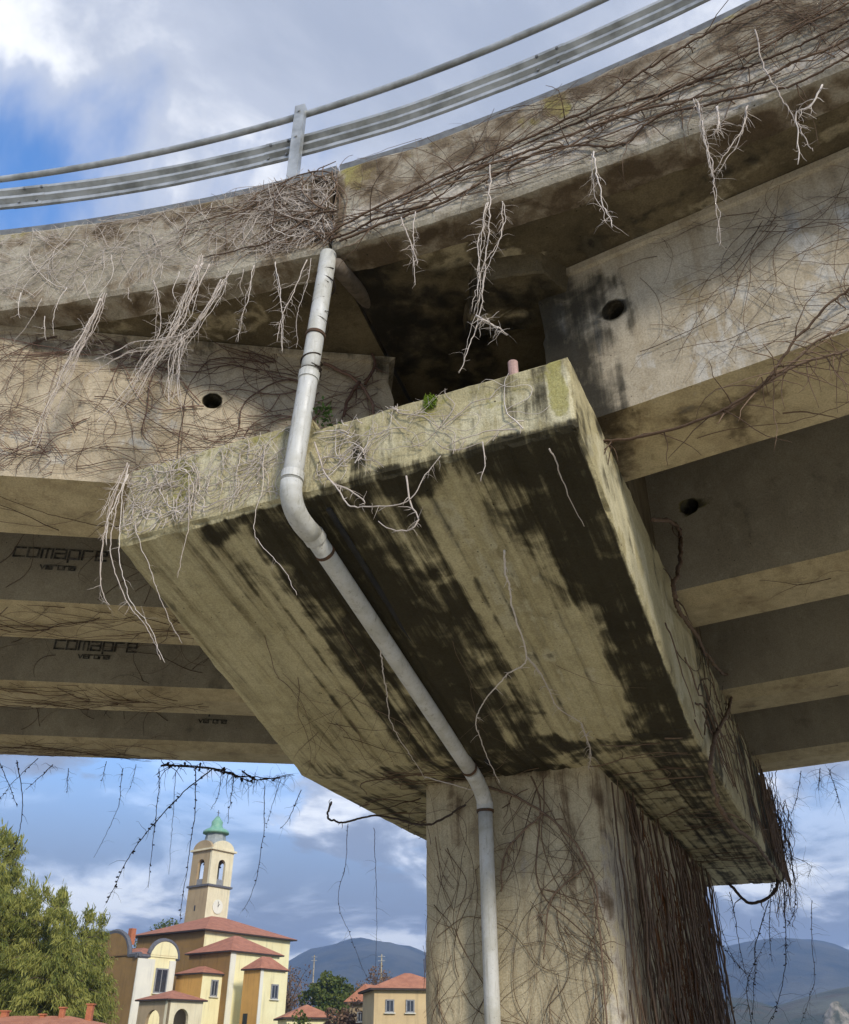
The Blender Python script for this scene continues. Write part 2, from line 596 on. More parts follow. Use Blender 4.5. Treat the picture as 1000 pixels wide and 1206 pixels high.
# ---- mountains
def build_hills():
    def forest(name, a, b2, c):
        m, t, b = mat_base(name)
        p = t.pos()
        n = t.noise(p, 0.012, 9, 0.72)
        n2 = t.noise(p, 0.004, 6, 0.6)
        col = t.mix(t.sstep(n, 0.35, 0.65), a, b2)
        col = t.mix(t.sstep(n2, 0.55, 0.68), col, c)
        t.put(b.inputs['Base Color'], col)
        b.inputs['Roughness'].default_value = 1.0
        bp = t.n('ShaderNodeBump')
        bp.inputs['Strength'].default_value = 1.0
        bp.inputs['Distance'].default_value = 12.0
        t.put(bp.inputs['Height'], n)
        t.put(b.inputs['Normal'], bp.outputs[0])
        return m
    m1 = forest('far_forest', (0.014, 0.024, 0.016), (0.075, 0.07, 0.04), (0.10, 0.095, 0.06))
    m2 = forest('near_forest', (0.03, 0.05, 0.02), (0.09, 0.065, 0.03), (0.13, 0.13, 0.08))

    def ridge(name, az0, az1, r0, r1, peaks, rough, seed, mat, base):
        na, nr = 260, 34
        az = np.radians(np.linspace(az0, az1, na))
        q = np.linspace(0, 1, nr)
        rr = r0 + (r1 - r0) * q
        A, Q = np.meshgrid(az, q, indexing='ij')
        RR = r0 + (r1 - r0) * Q
        X, Y = RR * np.sin(A), RR * np.cos(A)
        P = np.stack([X, Y, np.zeros_like(X)], -1)
        top = np.full(na, float(base))
        for pa, ph, w in peaks:
            top = np.maximum(top, ph * np.exp(-((np.degrees(az) - pa) / w) ** 2))
        prof = np.sin(np.clip(Q, 0, 1) * math.pi * 0.62) ** 1.2 / math.sin(math.pi * 0.5)
        H = top[:, None] * prof * (0.86 + rough * (fbm(P, 1 / 500.0, seed, 5) - 0.3)) - 2
        H = H + (fbm(P, 1 / 90.0, seed + 3, 4) - 0.5) * top.mean() * 0.10
        P[..., 2] = H
        g = MB()
        g.grid(P)
        o = g.build(name, mat, smooth=True)
        tag(o, kind='structure')
        return o
    ridge('mountain_range', -75, 75, 1700, 3300, [(-3.2, 300, 9), (-13, 235, 10), (5.5, 275, 8), (20, 285, 9), (27, 255, 10), (-32, 190, 14), (45, 200, 18), (-58, 200, 16), (66, 180, 16)],
          0.35, 5, m1, 150)
    ridge('wooded_hill', 10, 50, 620, 1300, [(24, 62, 9), (17, 56, 5), (36, 52, 9)], 0.30, 9, m2, 22)
    # pale quarry face on the wooded hill
    g = MB()
    c = at_y(996, 1192, 640.0)
    u = np.linspace(-1, 1, 30)
    v = np.linspace(0, 1, 16)
    U, Vv = np.meshgrid(u, v, indexing='ij')
    P = np.stack([c[0] + U * 13 * (1 - 0.3 * Vv), c[1] + 12 * Vv + 5 * U ** 2, 4 + Vv * 24 * (1 - 0.35 * U ** 2)], -1)
    P += (np.stack([fbm(P, 0.12, 31), fbm(P, 0.12, 37), fbm(P, 0.12, 41)], -1) - 0.5) * 4
    g.grid(P, flip=True)
    m, t, b = mat_base('quarry_rock')
    p = t.pos()
    n = t.noise(p, 0.15, 8, 0.7)
    t.put(b.inputs['Base Color'], t.mix(t.sstep(n, 0.4, 0.62), (0.30, 0.26, 0.20), (0.07, 0.075, 0.045)))
    b.inputs['Roughness'].default_value = 1.0
    tag(g.build('quarry_terrain', m), kind='structure')


build_hills()


# ------------------------------------------------------------------ pier
def build_pier():
    root = empty('viaduct_pier', (*cap3(7.5, 1.83, 0)[:2], 0),
                 'stained concrete pier with tapering hammerhead cap on a wall column', 'pier')
    org = local(root)
    # cap surface as welded grids
    g = MB()
    T = np.unique(np.concatenate([np.linspace(0, T_W, 118), [1.93, 1.97]]))
    n_end = 20

    def top_z(t):
        return ZT + 0.11 * np.clip((np.asarray(t) - 1.93) / 0.04, 0, 1)
    # end face
    K = np.linspace(0, 1, n_end)
    TT, KK = np.meshgrid(T, K, indexing='ij')
    P = cap3(0.0, TT, ZE + (top_z(TT) - ZE) * KK)
    g.grid(P)
    # sloped soffit
    S1 = np.linspace(0, S_K, 105)
    TT, SS = np.meshgrid(T, S1, indexing='ij')
    g.grid(cap3(SS, TT, soffit_z(SS)), flip=True)
    S2 = np.concatenate([np.linspace(S_K, 6, 50), np.linspace(6, S_END, 60)[1:]])
    TT, SS = np.meshgrid(T, S2, indexing='ij')
    g.grid(cap3(SS, TT, soffit_z(SS)), flip=True)
    S = np.concatenate([S1, S2[1:]])
    for t0, fl in ((0.0, True), (T_W, False)):
        SS, KK = np.meshgrid(S, K, indexing='ij')
        g.grid(cap3(SS, t0, soffit_z(SS) + (top_z(t0) - soffit_z(SS)) * KK), flip=not fl)
    TT, SS = np.meshgrid(T, S, indexing='ij')
    g.grid(cap3(SS, TT, top_z(TT)))
    TT, KK = np.meshgrid(T, K, indexing='ij')
    g.grid(cap3(S_END, TT, ZF + (top_z(TT) - ZF) * KK), flip=True)
    V = g.verts()
    d = V[:, :2] - O2
    s = d @ AX
    t = d @ WX / (1 + 0.016 * np.clip(s, 0, 6))
    z = V[:, 2]
    # how many faces meet here -> pull edges in (worn arris)
    on = (np.abs(s) < 1e-4).astype(int) + (np.abs(s - S_END) < 1e-4) + (np.abs(t) < 1e-4) + (np.abs(t - T_W) < 1e-4) \
        + (np.abs(z - soffit_z(s)) < 1e-4) + (np.abs(z - top_z(t)) < 1e-4)
    edge = on >= 2
    wear = 0.010 + 0.030 * fbm(V, 6.0, 2, 3) ** 2 * 2
    ctr = cap3(np.clip(s, 0.4, S_END - 0.4), np.clip(t, 0.4, T_W - 0.4), (soffit_z(s) + ZT) / 2)
    dirn = ctr - V
    dirn /= np.linalg.norm(dirn, axis=1, keepdims=True) + 1e-9
    D = np.stack([fbm(V, 4.0, 50), fbm(V, 4.0, 60), fbm(V, 4.0, 70)], -1) - 0.5
    V2 = V + D * 0.018 + dirn * (edge * wear)[:, None]
    # formwork boards on the soffit: each board leaves its own level
    sof = (np.abs(z - soffit_z(s)) < 1e-4) & ~edge
    board = np.floor(t / 0.155)
    lev = (_h(board.astype(np.int64), board.astype(np.int64) * 3, np.zeros(len(t), np.int64), 4) - 0.5) * 0.014
    joint = np.abs((t / 0.155) % 1 - 0.02) < 0.10
    V2[:, 2] += sof * (lev + joint * 0.010)
    # stains, and sun and shade painted on the long side, read off the photograph
    endf = np.abs(s) < 1e-4
    C = np.zeros((len(V), 3))
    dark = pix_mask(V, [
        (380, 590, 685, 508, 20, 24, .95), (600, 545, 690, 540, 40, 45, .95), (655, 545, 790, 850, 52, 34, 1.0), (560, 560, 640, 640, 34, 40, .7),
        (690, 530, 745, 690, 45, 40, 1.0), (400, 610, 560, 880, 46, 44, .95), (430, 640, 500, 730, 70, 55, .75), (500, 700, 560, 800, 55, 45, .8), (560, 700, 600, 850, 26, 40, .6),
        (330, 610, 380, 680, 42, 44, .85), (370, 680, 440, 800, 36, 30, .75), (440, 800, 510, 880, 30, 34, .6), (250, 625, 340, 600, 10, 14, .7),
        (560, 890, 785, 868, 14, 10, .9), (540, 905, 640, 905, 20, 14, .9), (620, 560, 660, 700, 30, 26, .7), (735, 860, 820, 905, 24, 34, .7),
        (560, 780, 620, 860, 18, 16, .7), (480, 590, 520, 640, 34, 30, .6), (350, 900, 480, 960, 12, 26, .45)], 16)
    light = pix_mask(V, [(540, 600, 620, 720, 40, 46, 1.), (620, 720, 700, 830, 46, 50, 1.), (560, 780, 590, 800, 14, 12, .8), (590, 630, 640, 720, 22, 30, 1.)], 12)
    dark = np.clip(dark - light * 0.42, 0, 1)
    edark = pix_mask(V, [(380, 575, 690, 498, 7, 7, .8), (600, 440, 618, 480, 16, 20, .30), (395, 480, 420, 540, 26, 20, .55), (250, 520, 330, 560, 16, 26, .2), (330, 500, 350, 590, 18, 10, .35), (632, 430, 640, 500, 7, 12, .5)], 5)
    emoss = pix_mask(V, [(180, 545, 340, 500, 24, 18, .55), (215, 560, 215, 590, 14, 10, .75), (575, 470, 600, 480, 18, 16, .55), (655, 430, 660, 480, 12, 12, .9), (500, 480, 520, 470, 16, 12, .6), (420, 505, 640, 440, 12, 10, .35)], 6)
    epale = pix_mask(V, [(180, 560, 330, 545, 34, 40, .75), (520, 510, 660, 470, 26, 34, .72), (150, 610, 330, 580, 16, 12, .6), (430, 520, 520, 500, 22, 22, .45)], 6)
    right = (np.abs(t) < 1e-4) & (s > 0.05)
    rdark = pix_mask(V, [(700, 440, 740, 560, 14, 12, .55), (740, 560, 830, 730, 14, 12, .5), (830, 730, 910, 920, 16, 18, .55), (880, 880, 925, 1010, 20, 24, .7)], 6)  # deck overhang's shade painted along the upper edge
    rpale = pix_mask(V, [(700, 520, 790, 760, 12, 14, .7), (790, 760, 880, 950, 16, 22, .45)], 5)  # strip of sun painted pale along the lower edge
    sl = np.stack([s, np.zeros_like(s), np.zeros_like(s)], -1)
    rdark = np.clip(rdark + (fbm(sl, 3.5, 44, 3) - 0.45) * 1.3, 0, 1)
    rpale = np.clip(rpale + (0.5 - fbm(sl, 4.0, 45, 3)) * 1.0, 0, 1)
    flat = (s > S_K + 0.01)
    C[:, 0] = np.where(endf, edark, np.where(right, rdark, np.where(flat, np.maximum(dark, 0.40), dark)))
    bt = _h(board.astype(np.int64), board.astype(np.int64) * 5, np.ones(len(t), np.int64), 9) - 0.5
    C[:, 0] = np.clip(C[:, 0] + sof * (bt * 0.20 + joint * 0.26), 0, 1)
    C[:, 1] = np.where(endf, emoss, 0.0)
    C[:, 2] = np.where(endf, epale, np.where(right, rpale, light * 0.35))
    g.v = [V2]
    g.c = [C]
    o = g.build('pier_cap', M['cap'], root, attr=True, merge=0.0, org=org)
    import bmesh
    bm = bmesh.new()
    bm.from_mesh(o.data)
    bmesh.ops.remove_doubles(bm, verts=bm.verts, dist=0.0015)
    bm.to_mesh(o.data)
    bm.free()
    # wall column with rounded corners
    g = MB()
    s0, s1, t0, t1, rad = 4.0, 10.4, 0.97, 2.70, 0.16
    ring = []
    for (cs, ct, a0) in ((s0 + rad, t0 + rad, 180), (s0 + rad, t1 - rad, 90), (s1 - rad, t1 - rad, 0), (s1 - rad, t0 + rad, 270)):
        for k in range(7):
            a = R(a0 + 90 - k * 15)
            ring.append((cs + rad * math.cos(a), ct + rad * math.sin(a)))
    pts = []
    for i in range(len(ring)):
        a, b2 = np.array(ring[i]), np.array(ring[(i + 1) % len(ring)])
        n = max(1, int(np.linalg.norm(b2 - a) / 0.06))
        for k in range(n):
            pts.append(a + (b2 - a) * k / n)
    pts.append(pts[0])
    pts = np.array(pts)
    Z = np.linspace(-0.3, ZF + 0.02, 80)
    SS = np.repeat(pts[:, 0][:, None], len(Z), 1)
    TT = np.repeat(pts[:, 1][:, None], len(Z), 1)
    ZZ = np.repeat(Z[None, :], len(pts), 0)
    V = cap3(SS, TT, ZZ)
    V[..., :2] += (np.stack([fbm(V, 3.0, 80), fbm(V, 3.0, 90)], -1) - 0.5) * 0.02
    V[-1] = V[0]
    flat_ = V.reshape(-1, 3)
    C = np.zeros((len(flat_), 3))
    C[:, 0] = pix_mask(flat_, [(500, 910, 640, 900, 14, 12, .7), (690, 930, 780, 1206, 40, 60, .4), (575, 1095, 576, 1098, 7, 7, .9), (530, 905, 540, 990, 10, 8, .5)], 8)
    C[:, 2] = pix_mask(flat_, [(720, 1000, 730, 1206, 30, 30, .6), (600, 1000, 600, 1206, 40, 40, .2)], 10)
    g.grid(V, C, flip=False)
    o = g.build('column', M['column'], root, smooth=True, attr=True, org=org)
    bm = bmesh.new()
    bm.from_mesh(o.data)
    bmesh.ops.recalc_face_normals(bm, faces=bm.faces)
    bm.to_mesh(o.data)
    bm.free()
    # bearing pads on the cap, the near one with its pink plastic stub
    for s_ in (1.55, 4.85, 8.1, 11.3):
        for t_, top in ((0.75, ZT), (2.35, ZT + 0.11)):
            b = MB().box(cap3(s_, t_, top + 0.03), (0.45, 0.4, 0.075), np.array([[*AX, 0], [*WX, 0], [0, 0, 1]]))
            b.build('bearing_pad', M['black'], root, org=org)
    p0 = at_plane(604, 428, cap3(0.14, 0, 0), np.array([*AX, 0]))
    g = MB()
    g.tube([[*p0[:2], ZT - 0.02], [*p0[:2], ZT + 0.03], [*p0[:2], ZT + 0.20]], 0.036, 12)
    g.build('plastic_stub', M['pink'], root, org=org)
    return root


pier = build_pier()

# ------------------------------------------------------------------ deck
CC = np.array([-6.5, -13.1])
R0 = 19.0
PHJ = 17.5
Z_SO = EYE + 5.65
Z_FT = EYE + 6.66


def arc(phi, rad, z):
    phi, rad, z = np.broadcast_arrays(np.asarray(phi, float), np.asarray(rad, float), np.asarray(z, float))
    a = np.radians(phi)
    return np.stack([CC[0] + rad * np.sin(a), CC[1] + rad * np.cos(a), z], -1)


def lift(V, phis):
    """the edge beam's upper edge and the rails climb a little along the ramp"""
    k = 0.013 * np.clip(phis - 19.0, 0, None)
    z = V[..., 2]
    w = np.clip((z - Z_SO - 0.1) / (Z_FT - Z_SO - 0.1), 0, 1)
    V[..., 2] = z + w * k[:, None]
    return V


def closed_profile_sweep(prof, phis):
    """prof: list of (r,z) closed polygon -> (n,k,3) points"""
    pr = np.array(prof + [prof[0]])
    return lift(np.stack([arc(phis, r, z) for r, z in pr], 1), np.asarray(phis))


def sweep(mb, prof, phis, C=None, caps=True):
    V = closed_profile_sweep(prof, phis)
    n, k = V.shape[:2]
    mb.grid(V, C)
    if caps:
        mb.add(V[0, :-1], [tuple(range(k - 1))])
        mb.add(V[-1, :-1], [tuple(range(k - 1))[::-1]])


def web_pts():
    pass


# girder lines: outer bottom edge point, heading
LEFT_H, RIGHT_H = 7.0, -31.5
LD = np.array([math.cos(R(LEFT_H)), math.sin(R(LEFT_H))])
LN = np.array([-LD[1], LD[0]])            # away from the camera
RD = np.array([math.cos(R(RIGHT_H)), math.sin(R(RIGHT_H))])
RN = np.array([-RD[1], RD[0]])
L_OUT = [np.array(p) for p in ((-3.49, 6.0), (-4.45, 8.33), (-5.43, 10.68), (-6.37, 12.96))]
R_OUT = [np.array((1.38, 5.17)) + RN * k for k in (0.0, 3.17, 6.35, 9.65)]
Z_GB = EYE + 3.97
G_W = 0.84
CH = 0.30, 0.07      # chamfer of the lower outer edge: width, rise


def cap_t(p):
    return (p - O2) @ WX


def line_at_t(p, d, t):
    k = (t - cap_t(p)) / (d @ WX)
    return p + d * k


def make_girder(root, org, p_end, d, n, length, side, first, idx):
    """p_end: outer bottom corner at the pier; d heading; n away from the camera; runs along side*d"""
    prof = [(0, CH[1]), (CH[0], 0), (G_W, 0), (G_W + 0.06, 0.12), (G_W + 0.06, 1.60), (G_W + 0.12, 1.62), (G_W + 0.12, Z_SO - Z_GB), (-0.03, Z_SO - Z_GB), (-0.03, 1.615), (0, 1.60)]
    # finer rows on the outer web
    rows = [(0.0, z) for z in np.linspace(1.60, CH[1], 26)[1:-1]]
    pr = np.array(prof + rows + [prof[0]])
    L = np.concatenate([np.linspace(0, 6, 90), np.linspace(6, length, 30)[1:]]) if first else np.linspace(0, length, 60)
    A, K = np.meshgrid(L, np.arange(len(pr)), indexing='ij')
    base = p_end[None, None, :] + side * A[..., None] * d + pr[K][..., 0:1] * n
    V = np.concatenate([base, Z_GB + pr[K][..., 1:2]], -1)
    if first:
        V = V + (np.stack([fbm(V, 2.0, 3), fbm(V, 2.0, 5), fbm(V, 2.0, 9)], -1) - 0.5) * 0.010
    if first:
        chip = np.abs(fbm(V[0], 7.0, 77) - 0.42) * 0.30
        V[0, :, :2] += side * chip[:, None] * d
    V[:, -1] = V[:, 0]
    C = np.zeros((V.shape[0], V.shape[1], 3))
    if first and side > 0:
        C[..., 0] = pix_mask(V, [(600, 350, 700, 510, 54, 42, 1.0), (690, 380, 725, 490, 30, 32, .6), (640, 340, 720, 330, 20, 14, .7), (720, 500, 860, 470, 10, 8, .6), (640, 350, 690, 360, 24, 26, .8),
                                 (850, 480, 960, 430, 22, 12, .55), (860, 500, 880, 520, 16, 12, .5), (740, 510, 900, 450, 14, 10, .55), (720, 530, 740, 540, 20, 20, .4), (735, 355, 738, 400, 9, 6, .35)], 10)
        C[..., 1] = pix_mask(V, [(800, 330, 840, 400, 20, 26, .5), (740, 390, 760, 460, 16, 20, .4), (840, 420, 1000, 330, 14, 14, .4)], 8)
        C[..., 2] = pix_mask(V, [(770, 440, 1000, 320, 50, 90, .45), (655, 365, 665, 390, 9, 9, .8), (700, 370, 712, 440, 7, 8, .6), (672, 400, 684, 450, 5, 7, .6)], 7)
    elif first:
        C[..., 0] = pix_mask(V, [(440, 400, 480, 470, 16, 16, .6), (0, 410, 440, 410, 10, 10, .3), (0, 500, 150, 480, 40, 40, .12)], 8)
        C[..., 2] = pix_mask(V, [(0, 530, 180, 500, 40, 30, .35), (330, 450, 450, 440, 30, 20, .2)], 10)
    g = MB()
    g.grid(V, C.reshape(-1, 3), flip=(side > 0))
    k = len(pr) - 1
    g.add(V[0, :-1], [tuple(range(k)) if side < 0 else tuple(range(k))[::-1]], C[0, :-1])
    g.add(V[-1, :-1], [tuple(range(k))[::-1] if side < 0 else tuple(range(k))], C[-1, :-1])
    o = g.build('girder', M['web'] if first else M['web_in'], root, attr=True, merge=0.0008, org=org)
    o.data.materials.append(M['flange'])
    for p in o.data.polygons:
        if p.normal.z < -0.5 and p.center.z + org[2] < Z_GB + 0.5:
            p.material_index = 1  # downward faces tan, warm ground bounce put into the colour
    return o


def cut_hole(o, c, axis, rad, depth):
    """round drain hole through the near face of a girder"""
    g = MB()
    c = np.asarray(c, float)
    axis = np.array([*axis, 0.0])
    th = (np.arange(20) + 0.37) * 2 * math.pi / 20
    u = np.array([-axis[1], axis[0], 0])
    ringp = [c + rad * (math.cos(a) * u + math.sin(a) * np.array([0, 0, 1])) - axis * 0.15 for a in th]
    g.prism(ringp, axis * (depth + 0.15))
    cut = g.build('cutter', M['slab'], merge=0.0001)
    cut.parent = None
    md = o.modifiers.new('hole', 'BOOLEAN')
    md.object = cut
    md.operation = 'DIFFERENCE'
    md.solver = 'EXACT'
    cut.location = -np.array(o.parent.location) * 0
    bpy.context.view_layer.update()
    dg = bpy.context.evaluated_depsgraph_get()
    me = bpy.data.meshes.new_from_object(o.evaluated_get(dg))
    o.modifiers.clear()
    old = len(o.data.polygons)
    if len(me.polygons) > old * 0.8:
        o.data = me
    bpy.data.objects.remove(cut, do_unlink=True)


# square stencil letters, strokes on a unit cell
GLY = {
    'c': [((1, 1), (0, 1)), ((0, 1), (0, 0)), ((0, 0), (1, 0))],
    'o': [((0, 0), (1, 0)), ((1, 0), (1, 1)), ((1, 1), (0, 1)), ((0, 1), (0, 0))],
    'm': [((0, 0), (0, 1)), ((0, 1), (1, 1)), ((1, 1), (1, 0)), ((.5, 1), (.5, 0))],
    'a': [((0, 1), (1, 1)), ((1, 1), (1, 0)), ((1, 0), (0, 0)), ((0, 0), (0, .52)), ((0, .52), (1, .52))],
    'p': [((0, -.35), (0, 1)), ((0, 1), (1, 1)), ((1, 1), (1, 0)), ((1, 0), (0, 0))],
    'r': [((0, 0), (0, 1)), ((0, 1), (.85, 1))],
    'e': [((1, 0), (0, 0)), ((0, 0), (0, 1)), ((0, 1), (1, 1)), ((1, 1), (1, .5)), ((1, .5), (0, .5))],
    'v': [((0, 1), (.5, 0)), ((.5, 0), (1, 1))],
    'n': [((0, 0), (0, 1)), ((0, 1), (1, 1)), ((1, 1), (1, 0))],
}


def lettering(parent, org, text, origin, right, n, cell_w, cell_h, stroke):
    """painted letters on a vertical web, 2 mm proud"""
    right = np.array([*right, 0.0])
    up = np.array([0, 0, 1.0])
    nn = np.array([*n, 0.0])
    x = 0.0
    for ch in text:
        g = MB()
        for (a, b2) in GLY[ch]:
            a, b2 = np.array(a) * (cell_w, cell_h), np.array(b2) * (cell_w, cell_h)
            dd = b2 - a
            L = np.linalg.norm(dd)
            dd = dd / L
            mid = (a + b2) / 2
            c3 = origin + right * (x + mid[0]) + up * mid[1] - nn * (0.009 + 0.001 * len(g.v))
            d3 = right * dd[0] + up * dd[1]
            g.box(c3, (L + stroke, stroke, 0.002), [d3, np.cross(nn, d3), nn])
        g.build('lettering', M['ink'], parent, org=org)
        x += cell_w * 1.32


def build_spans():
    out = {}
    for name, lab, ph0, ph1, side in (
            ('left', 'curved viaduct span whose inner girders carry black stencilled lettering', -34.0, PHJ - 0.05, -1),
            ('right', 'curved viaduct span with sunlit pale outer girder and rust-streaked web', PHJ + 0.05, 62.0, 1)):
        c0 = arc((ph0 + ph1) / 2, R0 + 5, 0)
        root = empty('viaduct_span', c0, lab, 'bridge span', 'curved spans of the viaduct')
        org = local(root)
        # edge beam (fascia)
        g = MB()
        phis = np.linspace(ph0, ph1, 330)
        zrow = np.linspace(Z_SO - 0.02, Z_FT, 26)
        prof = [(R0 + 0.02, Z_SO - 0.02)] + [(R0, z) for z in zrow[1:-1]] + [(R0 + 0.02, Z_FT), (R0 + 0.30, Z_FT), (R0 + 0.30, Z_SO - 0.02), (R0 + 0.2, Z_SO - 0.02), (R0 + 0.1, Z_SO - 0.02)]
        V = closed_profile_sweep(prof, phis)
        D = np.stack([fbm(V, 3.0, 13), fbm(V, 3.0, 17), fbm(V, 3.0, 19)], -1) - 0.5
        V = V + D * 0.035
        low = V[..., 2] < Z_SO + 0.03
        V[..., 2] += low * (fbm(V, 5.0, 21) - 0.3) * 0.05
        V[:, -1] = V[:, 0]
        C = np.zeros(V.shape)
        if side < 0:
            C[..., 0] = pix_mask(V, [(300, 235, 400, 215, 34, 44, .85), (330, 270, 400, 270, 26, 30, .8), (240, 290, 390, 280, 24, 24, .5), (0, 355, 390, 285, 8, 8, .35), (100, 275, 290, 240, 16, 20, .5), (0, 290, 120, 275, 16, 16, .4)], 14)
            C[..., 1] = pix_mask(V, [(0, 275, 250, 232, 9, 9, .65), (60, 300, 130, 320, 24, 30, .25)], 8)
            C[..., 2] = pix_mask(V, [(0, 320, 240, 300, 26, 22, .3)], 10)
        else:
            C[..., 0] = pix_mask(V, [(395, 210, 400, 280, 8, 8, .8), (430, 215, 640, 120, 30, 34, .55), (640, 100, 1000, -20, 40, 64, .58), (960, 20, 1000, 30, 40, 30, .5), (400, 275, 1000, 70, 7, 10, .35), (420, 240, 560, 180, 20, 20, .3)], 12)
            C[..., 1] = pix_mask(V, [(420, 205, 430, 200, 22, 18, .9), (655, 120, 660, 126, 18, 16, .9), (620, 150, 650, 140, 14, 14, .5), (790, 20, 860, 10, 20, 24, .5), (880, 15, 900, 20, 24, 18, .4), (480, 180, 560, 150, 14, 12, .4)], 8)
            C[..., 2] = pix_mask(V, [(420, 262, 700, 160, 20, 24, .75), (700, 160, 1000, 70, 26, 34, .55), (480, 230, 560, 205, 14, 14, .8)], 10)
        C[:, -4:-1, 0] = 0.72 if side > 0 else 0.40
        C[:, 0, 0] = C[:, -1, 0] = 0.3
        C[:, -4:-1, 1:] = 0
        g.grid(V, C.reshape(-1, 3))
        k = V.shape[1] - 1
        g.add(V[0, :-1], [tuple(range(k))], C[0, :-1])
        g.add(V[-1, :-1], [tuple(range(k))[::-1]], C[-1, :-1])
        o = g.build('edge_beam', M['fascia'], root, attr=True, org=org, smooth=False)
        # slab
        g = MB()
        rr = np.concatenate([np.linspace(R0 + 0.30, R0 + 2.4, 42), np.linspace(R0 + 2.4, R0 + 11.6, 24)[1:]])
        ph = np.linspace(ph0, ph1, 260)
        PH, RR = np.meshgrid(ph, rr, indexing='ij')
        V = arc(PH, RR, Z_SO + 0.012)
        V[..., 2] += (fbm(V, 2.5, 33) - 0.5) * 0.02
        C = np.zeros(V.shape)
        if side > 0:
            C[..., 0] = pix_mask(V, [(410, 320, 540, 400, 36, 56, .7), (430, 290, 560, 260, 16, 14, .4), (560, 340, 720, 330, 26, 18, .4), (420, 320, 470, 410, 40, 30, .9), (640, 330, 1000, 120, 10, 10, .35)], 16)
            C[..., 2] = pix_mask(V, [(450, 310, 640, 290, 22, 22, .45), (500, 295, 540, 285, 16, 12, .8), (600, 310, 640, 300, 20, 12, .6), (655, 345, 720, 320, 12, 14, .6), (460, 330, 500, 320, 14, 14, .4), (700, 300, 1000, 150, 16, 12, .35)], 12)
        else:
            C[..., 2] = pix_mask(V, [(0, 385, 300, 375, 20, 26, .45)], 8)
        g.grid(V, C.reshape(-1, 3))
        Vt = arc(PH, RR, Z_SO + 0.33)
        g.grid(Vt[::6, ::6], flip=True)
        for a in (0, -1):
            q = np.stack([V[a], Vt[a]], 0)
            g.grid(q, flip=(a == 0))
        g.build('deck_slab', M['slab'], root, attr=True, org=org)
        # grey steel flashing above the edge beam
        g = MB()
        sweep(g, [(R0 + 0.045, Z_FT + 0.002), (R0 + 0.04, Z_FT + 0.105), (R0 + 0.16, Z_FT + 0.11), (R0 + 0.165, Z_FT + 0.002)], np.linspace(ph0, ph1, 160))
        g.build('kerb_flashing', M['galv_dark'], root, org=org)
        # girders
        girders = []
        for i in range(4):
            if side < 0:
                pe = line_at_t(L_OUT[i], LD, 1.95 if i == 0 else 2.0)
                girders.append(make_girder(root, org, pe, LD, LN, 15.0, -1, i == 0, i))
            else:
                pe = line_at_t(R_OUT[i], RD, 0.42 if i == 0 else 0.55)
                girders.append(make_girder(root, org, pe, RD, RN, 13.0, 1, i == 0, i))
        # end diaphragms between the girders, over the pier
        for i in range(3):
            if side < 0:
                a = line_at_t(L_OUT[i], LD, 2.35) + LN * (G_W + 0.07)
                b = line_at_t(L_OUT[i + 1], LD, 2.35)
                dd, nn = LD, LN
            else:
                a = line_at_t(R_OUT[i], RD, 0.30) + RN * (G_W + 0.07)
                b = line_at_t(R_OUT[i + 1], RD, 0.30)
                dd, nn = RD, RN
            v = b - a
            L = np.linalg.norm(v)
            v = v / L
            w = np.array([v[1], -v[0]])
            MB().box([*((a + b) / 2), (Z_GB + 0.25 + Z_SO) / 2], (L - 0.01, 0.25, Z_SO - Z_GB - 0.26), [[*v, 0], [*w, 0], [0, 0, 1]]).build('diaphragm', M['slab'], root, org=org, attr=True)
        out[name] = (root, girders)
    # thickened slab edge over the bearing gap, crusted with lime
    root = out['right'][0]
    zb = EYE + 5.44
    quad = [at_z(x, y, zb)[:2] for x, y in ((548, 398), (628, 388), (690, 352), (640, 322), (560, 330))]
    g = MB()
    n = 26
    q = np.array(quad)
    ctr = q.mean(0)
    ringp = []
    for i in range(len(q)):
        for k in range(n):
            ringp.append(q[i] + (q[(i + 1) % len(q)] - q[i]) * k / n)
    ringp = np.array(ringp)
    rows = []
    for zz, sc in ((zb, 0.0), (zb, 0.35), (zb, 0.7), (zb, 0.96), (zb + 0.02, 1.0), (zb + 0.11, 1.03), (Z_SO + 0.05, 1.06)):
        pr_ = ctr + (ringp - ctr) * sc
        rows.append(np.concatenate([pr_, np.full((len(pr_), 1), zz)], 1))
    V = np.array(rows)
    V = V + (np.stack([fbm(V, 5.0, 3), fbm(V, 5.0, 5), fbm(V, 5.0, 9)], -1) - 0.5) * 0.07
    V = np.concatenate([V, V[:, :1]], 1)
    C = np.zeros(V.shape)
    C[..., 0] = pix_mask(V, [(550, 395, 640, 380, 14, 14, .8), (560, 350, 640, 350, 24, 24, .6)], 10)
    C[..., 2] = pix_mask(V, [(560, 378, 620, 372, 7, 6, 1.), (655, 368, 688, 352, 7, 9, .9), (590, 395, 625, 392, 6, 6, .9), (640, 340, 680, 340, 9, 9, .5)], 8)
    g.grid(V, C.reshape(-1, 3))
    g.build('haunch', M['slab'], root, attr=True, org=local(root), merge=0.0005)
    # drain holes
    rootL, gL = out['left']
    rootR, gR = out['right']
    p = at_plane(250, 472, (*L_OUT[0], 0), np.array([*LN, 0]))
    cut_hole(gL[0], p, LN, 0.085, 0.75)
    p = at_plane(720, 368, (*R_OUT[0], 0), np.array([*RN, 0])) + np.array([0.013, -0.008, 0.021])
    cut_hole(gR[0], p, RN, 0.095, 0.75)
    p = at_plane(811, 599, (*R_OUT[1], 0), np.array([*RN, 0])) + np.array([0.013, -0.008, 0.021])
    cut_hole(gR[1], p, RN, 0.095, 0.75)
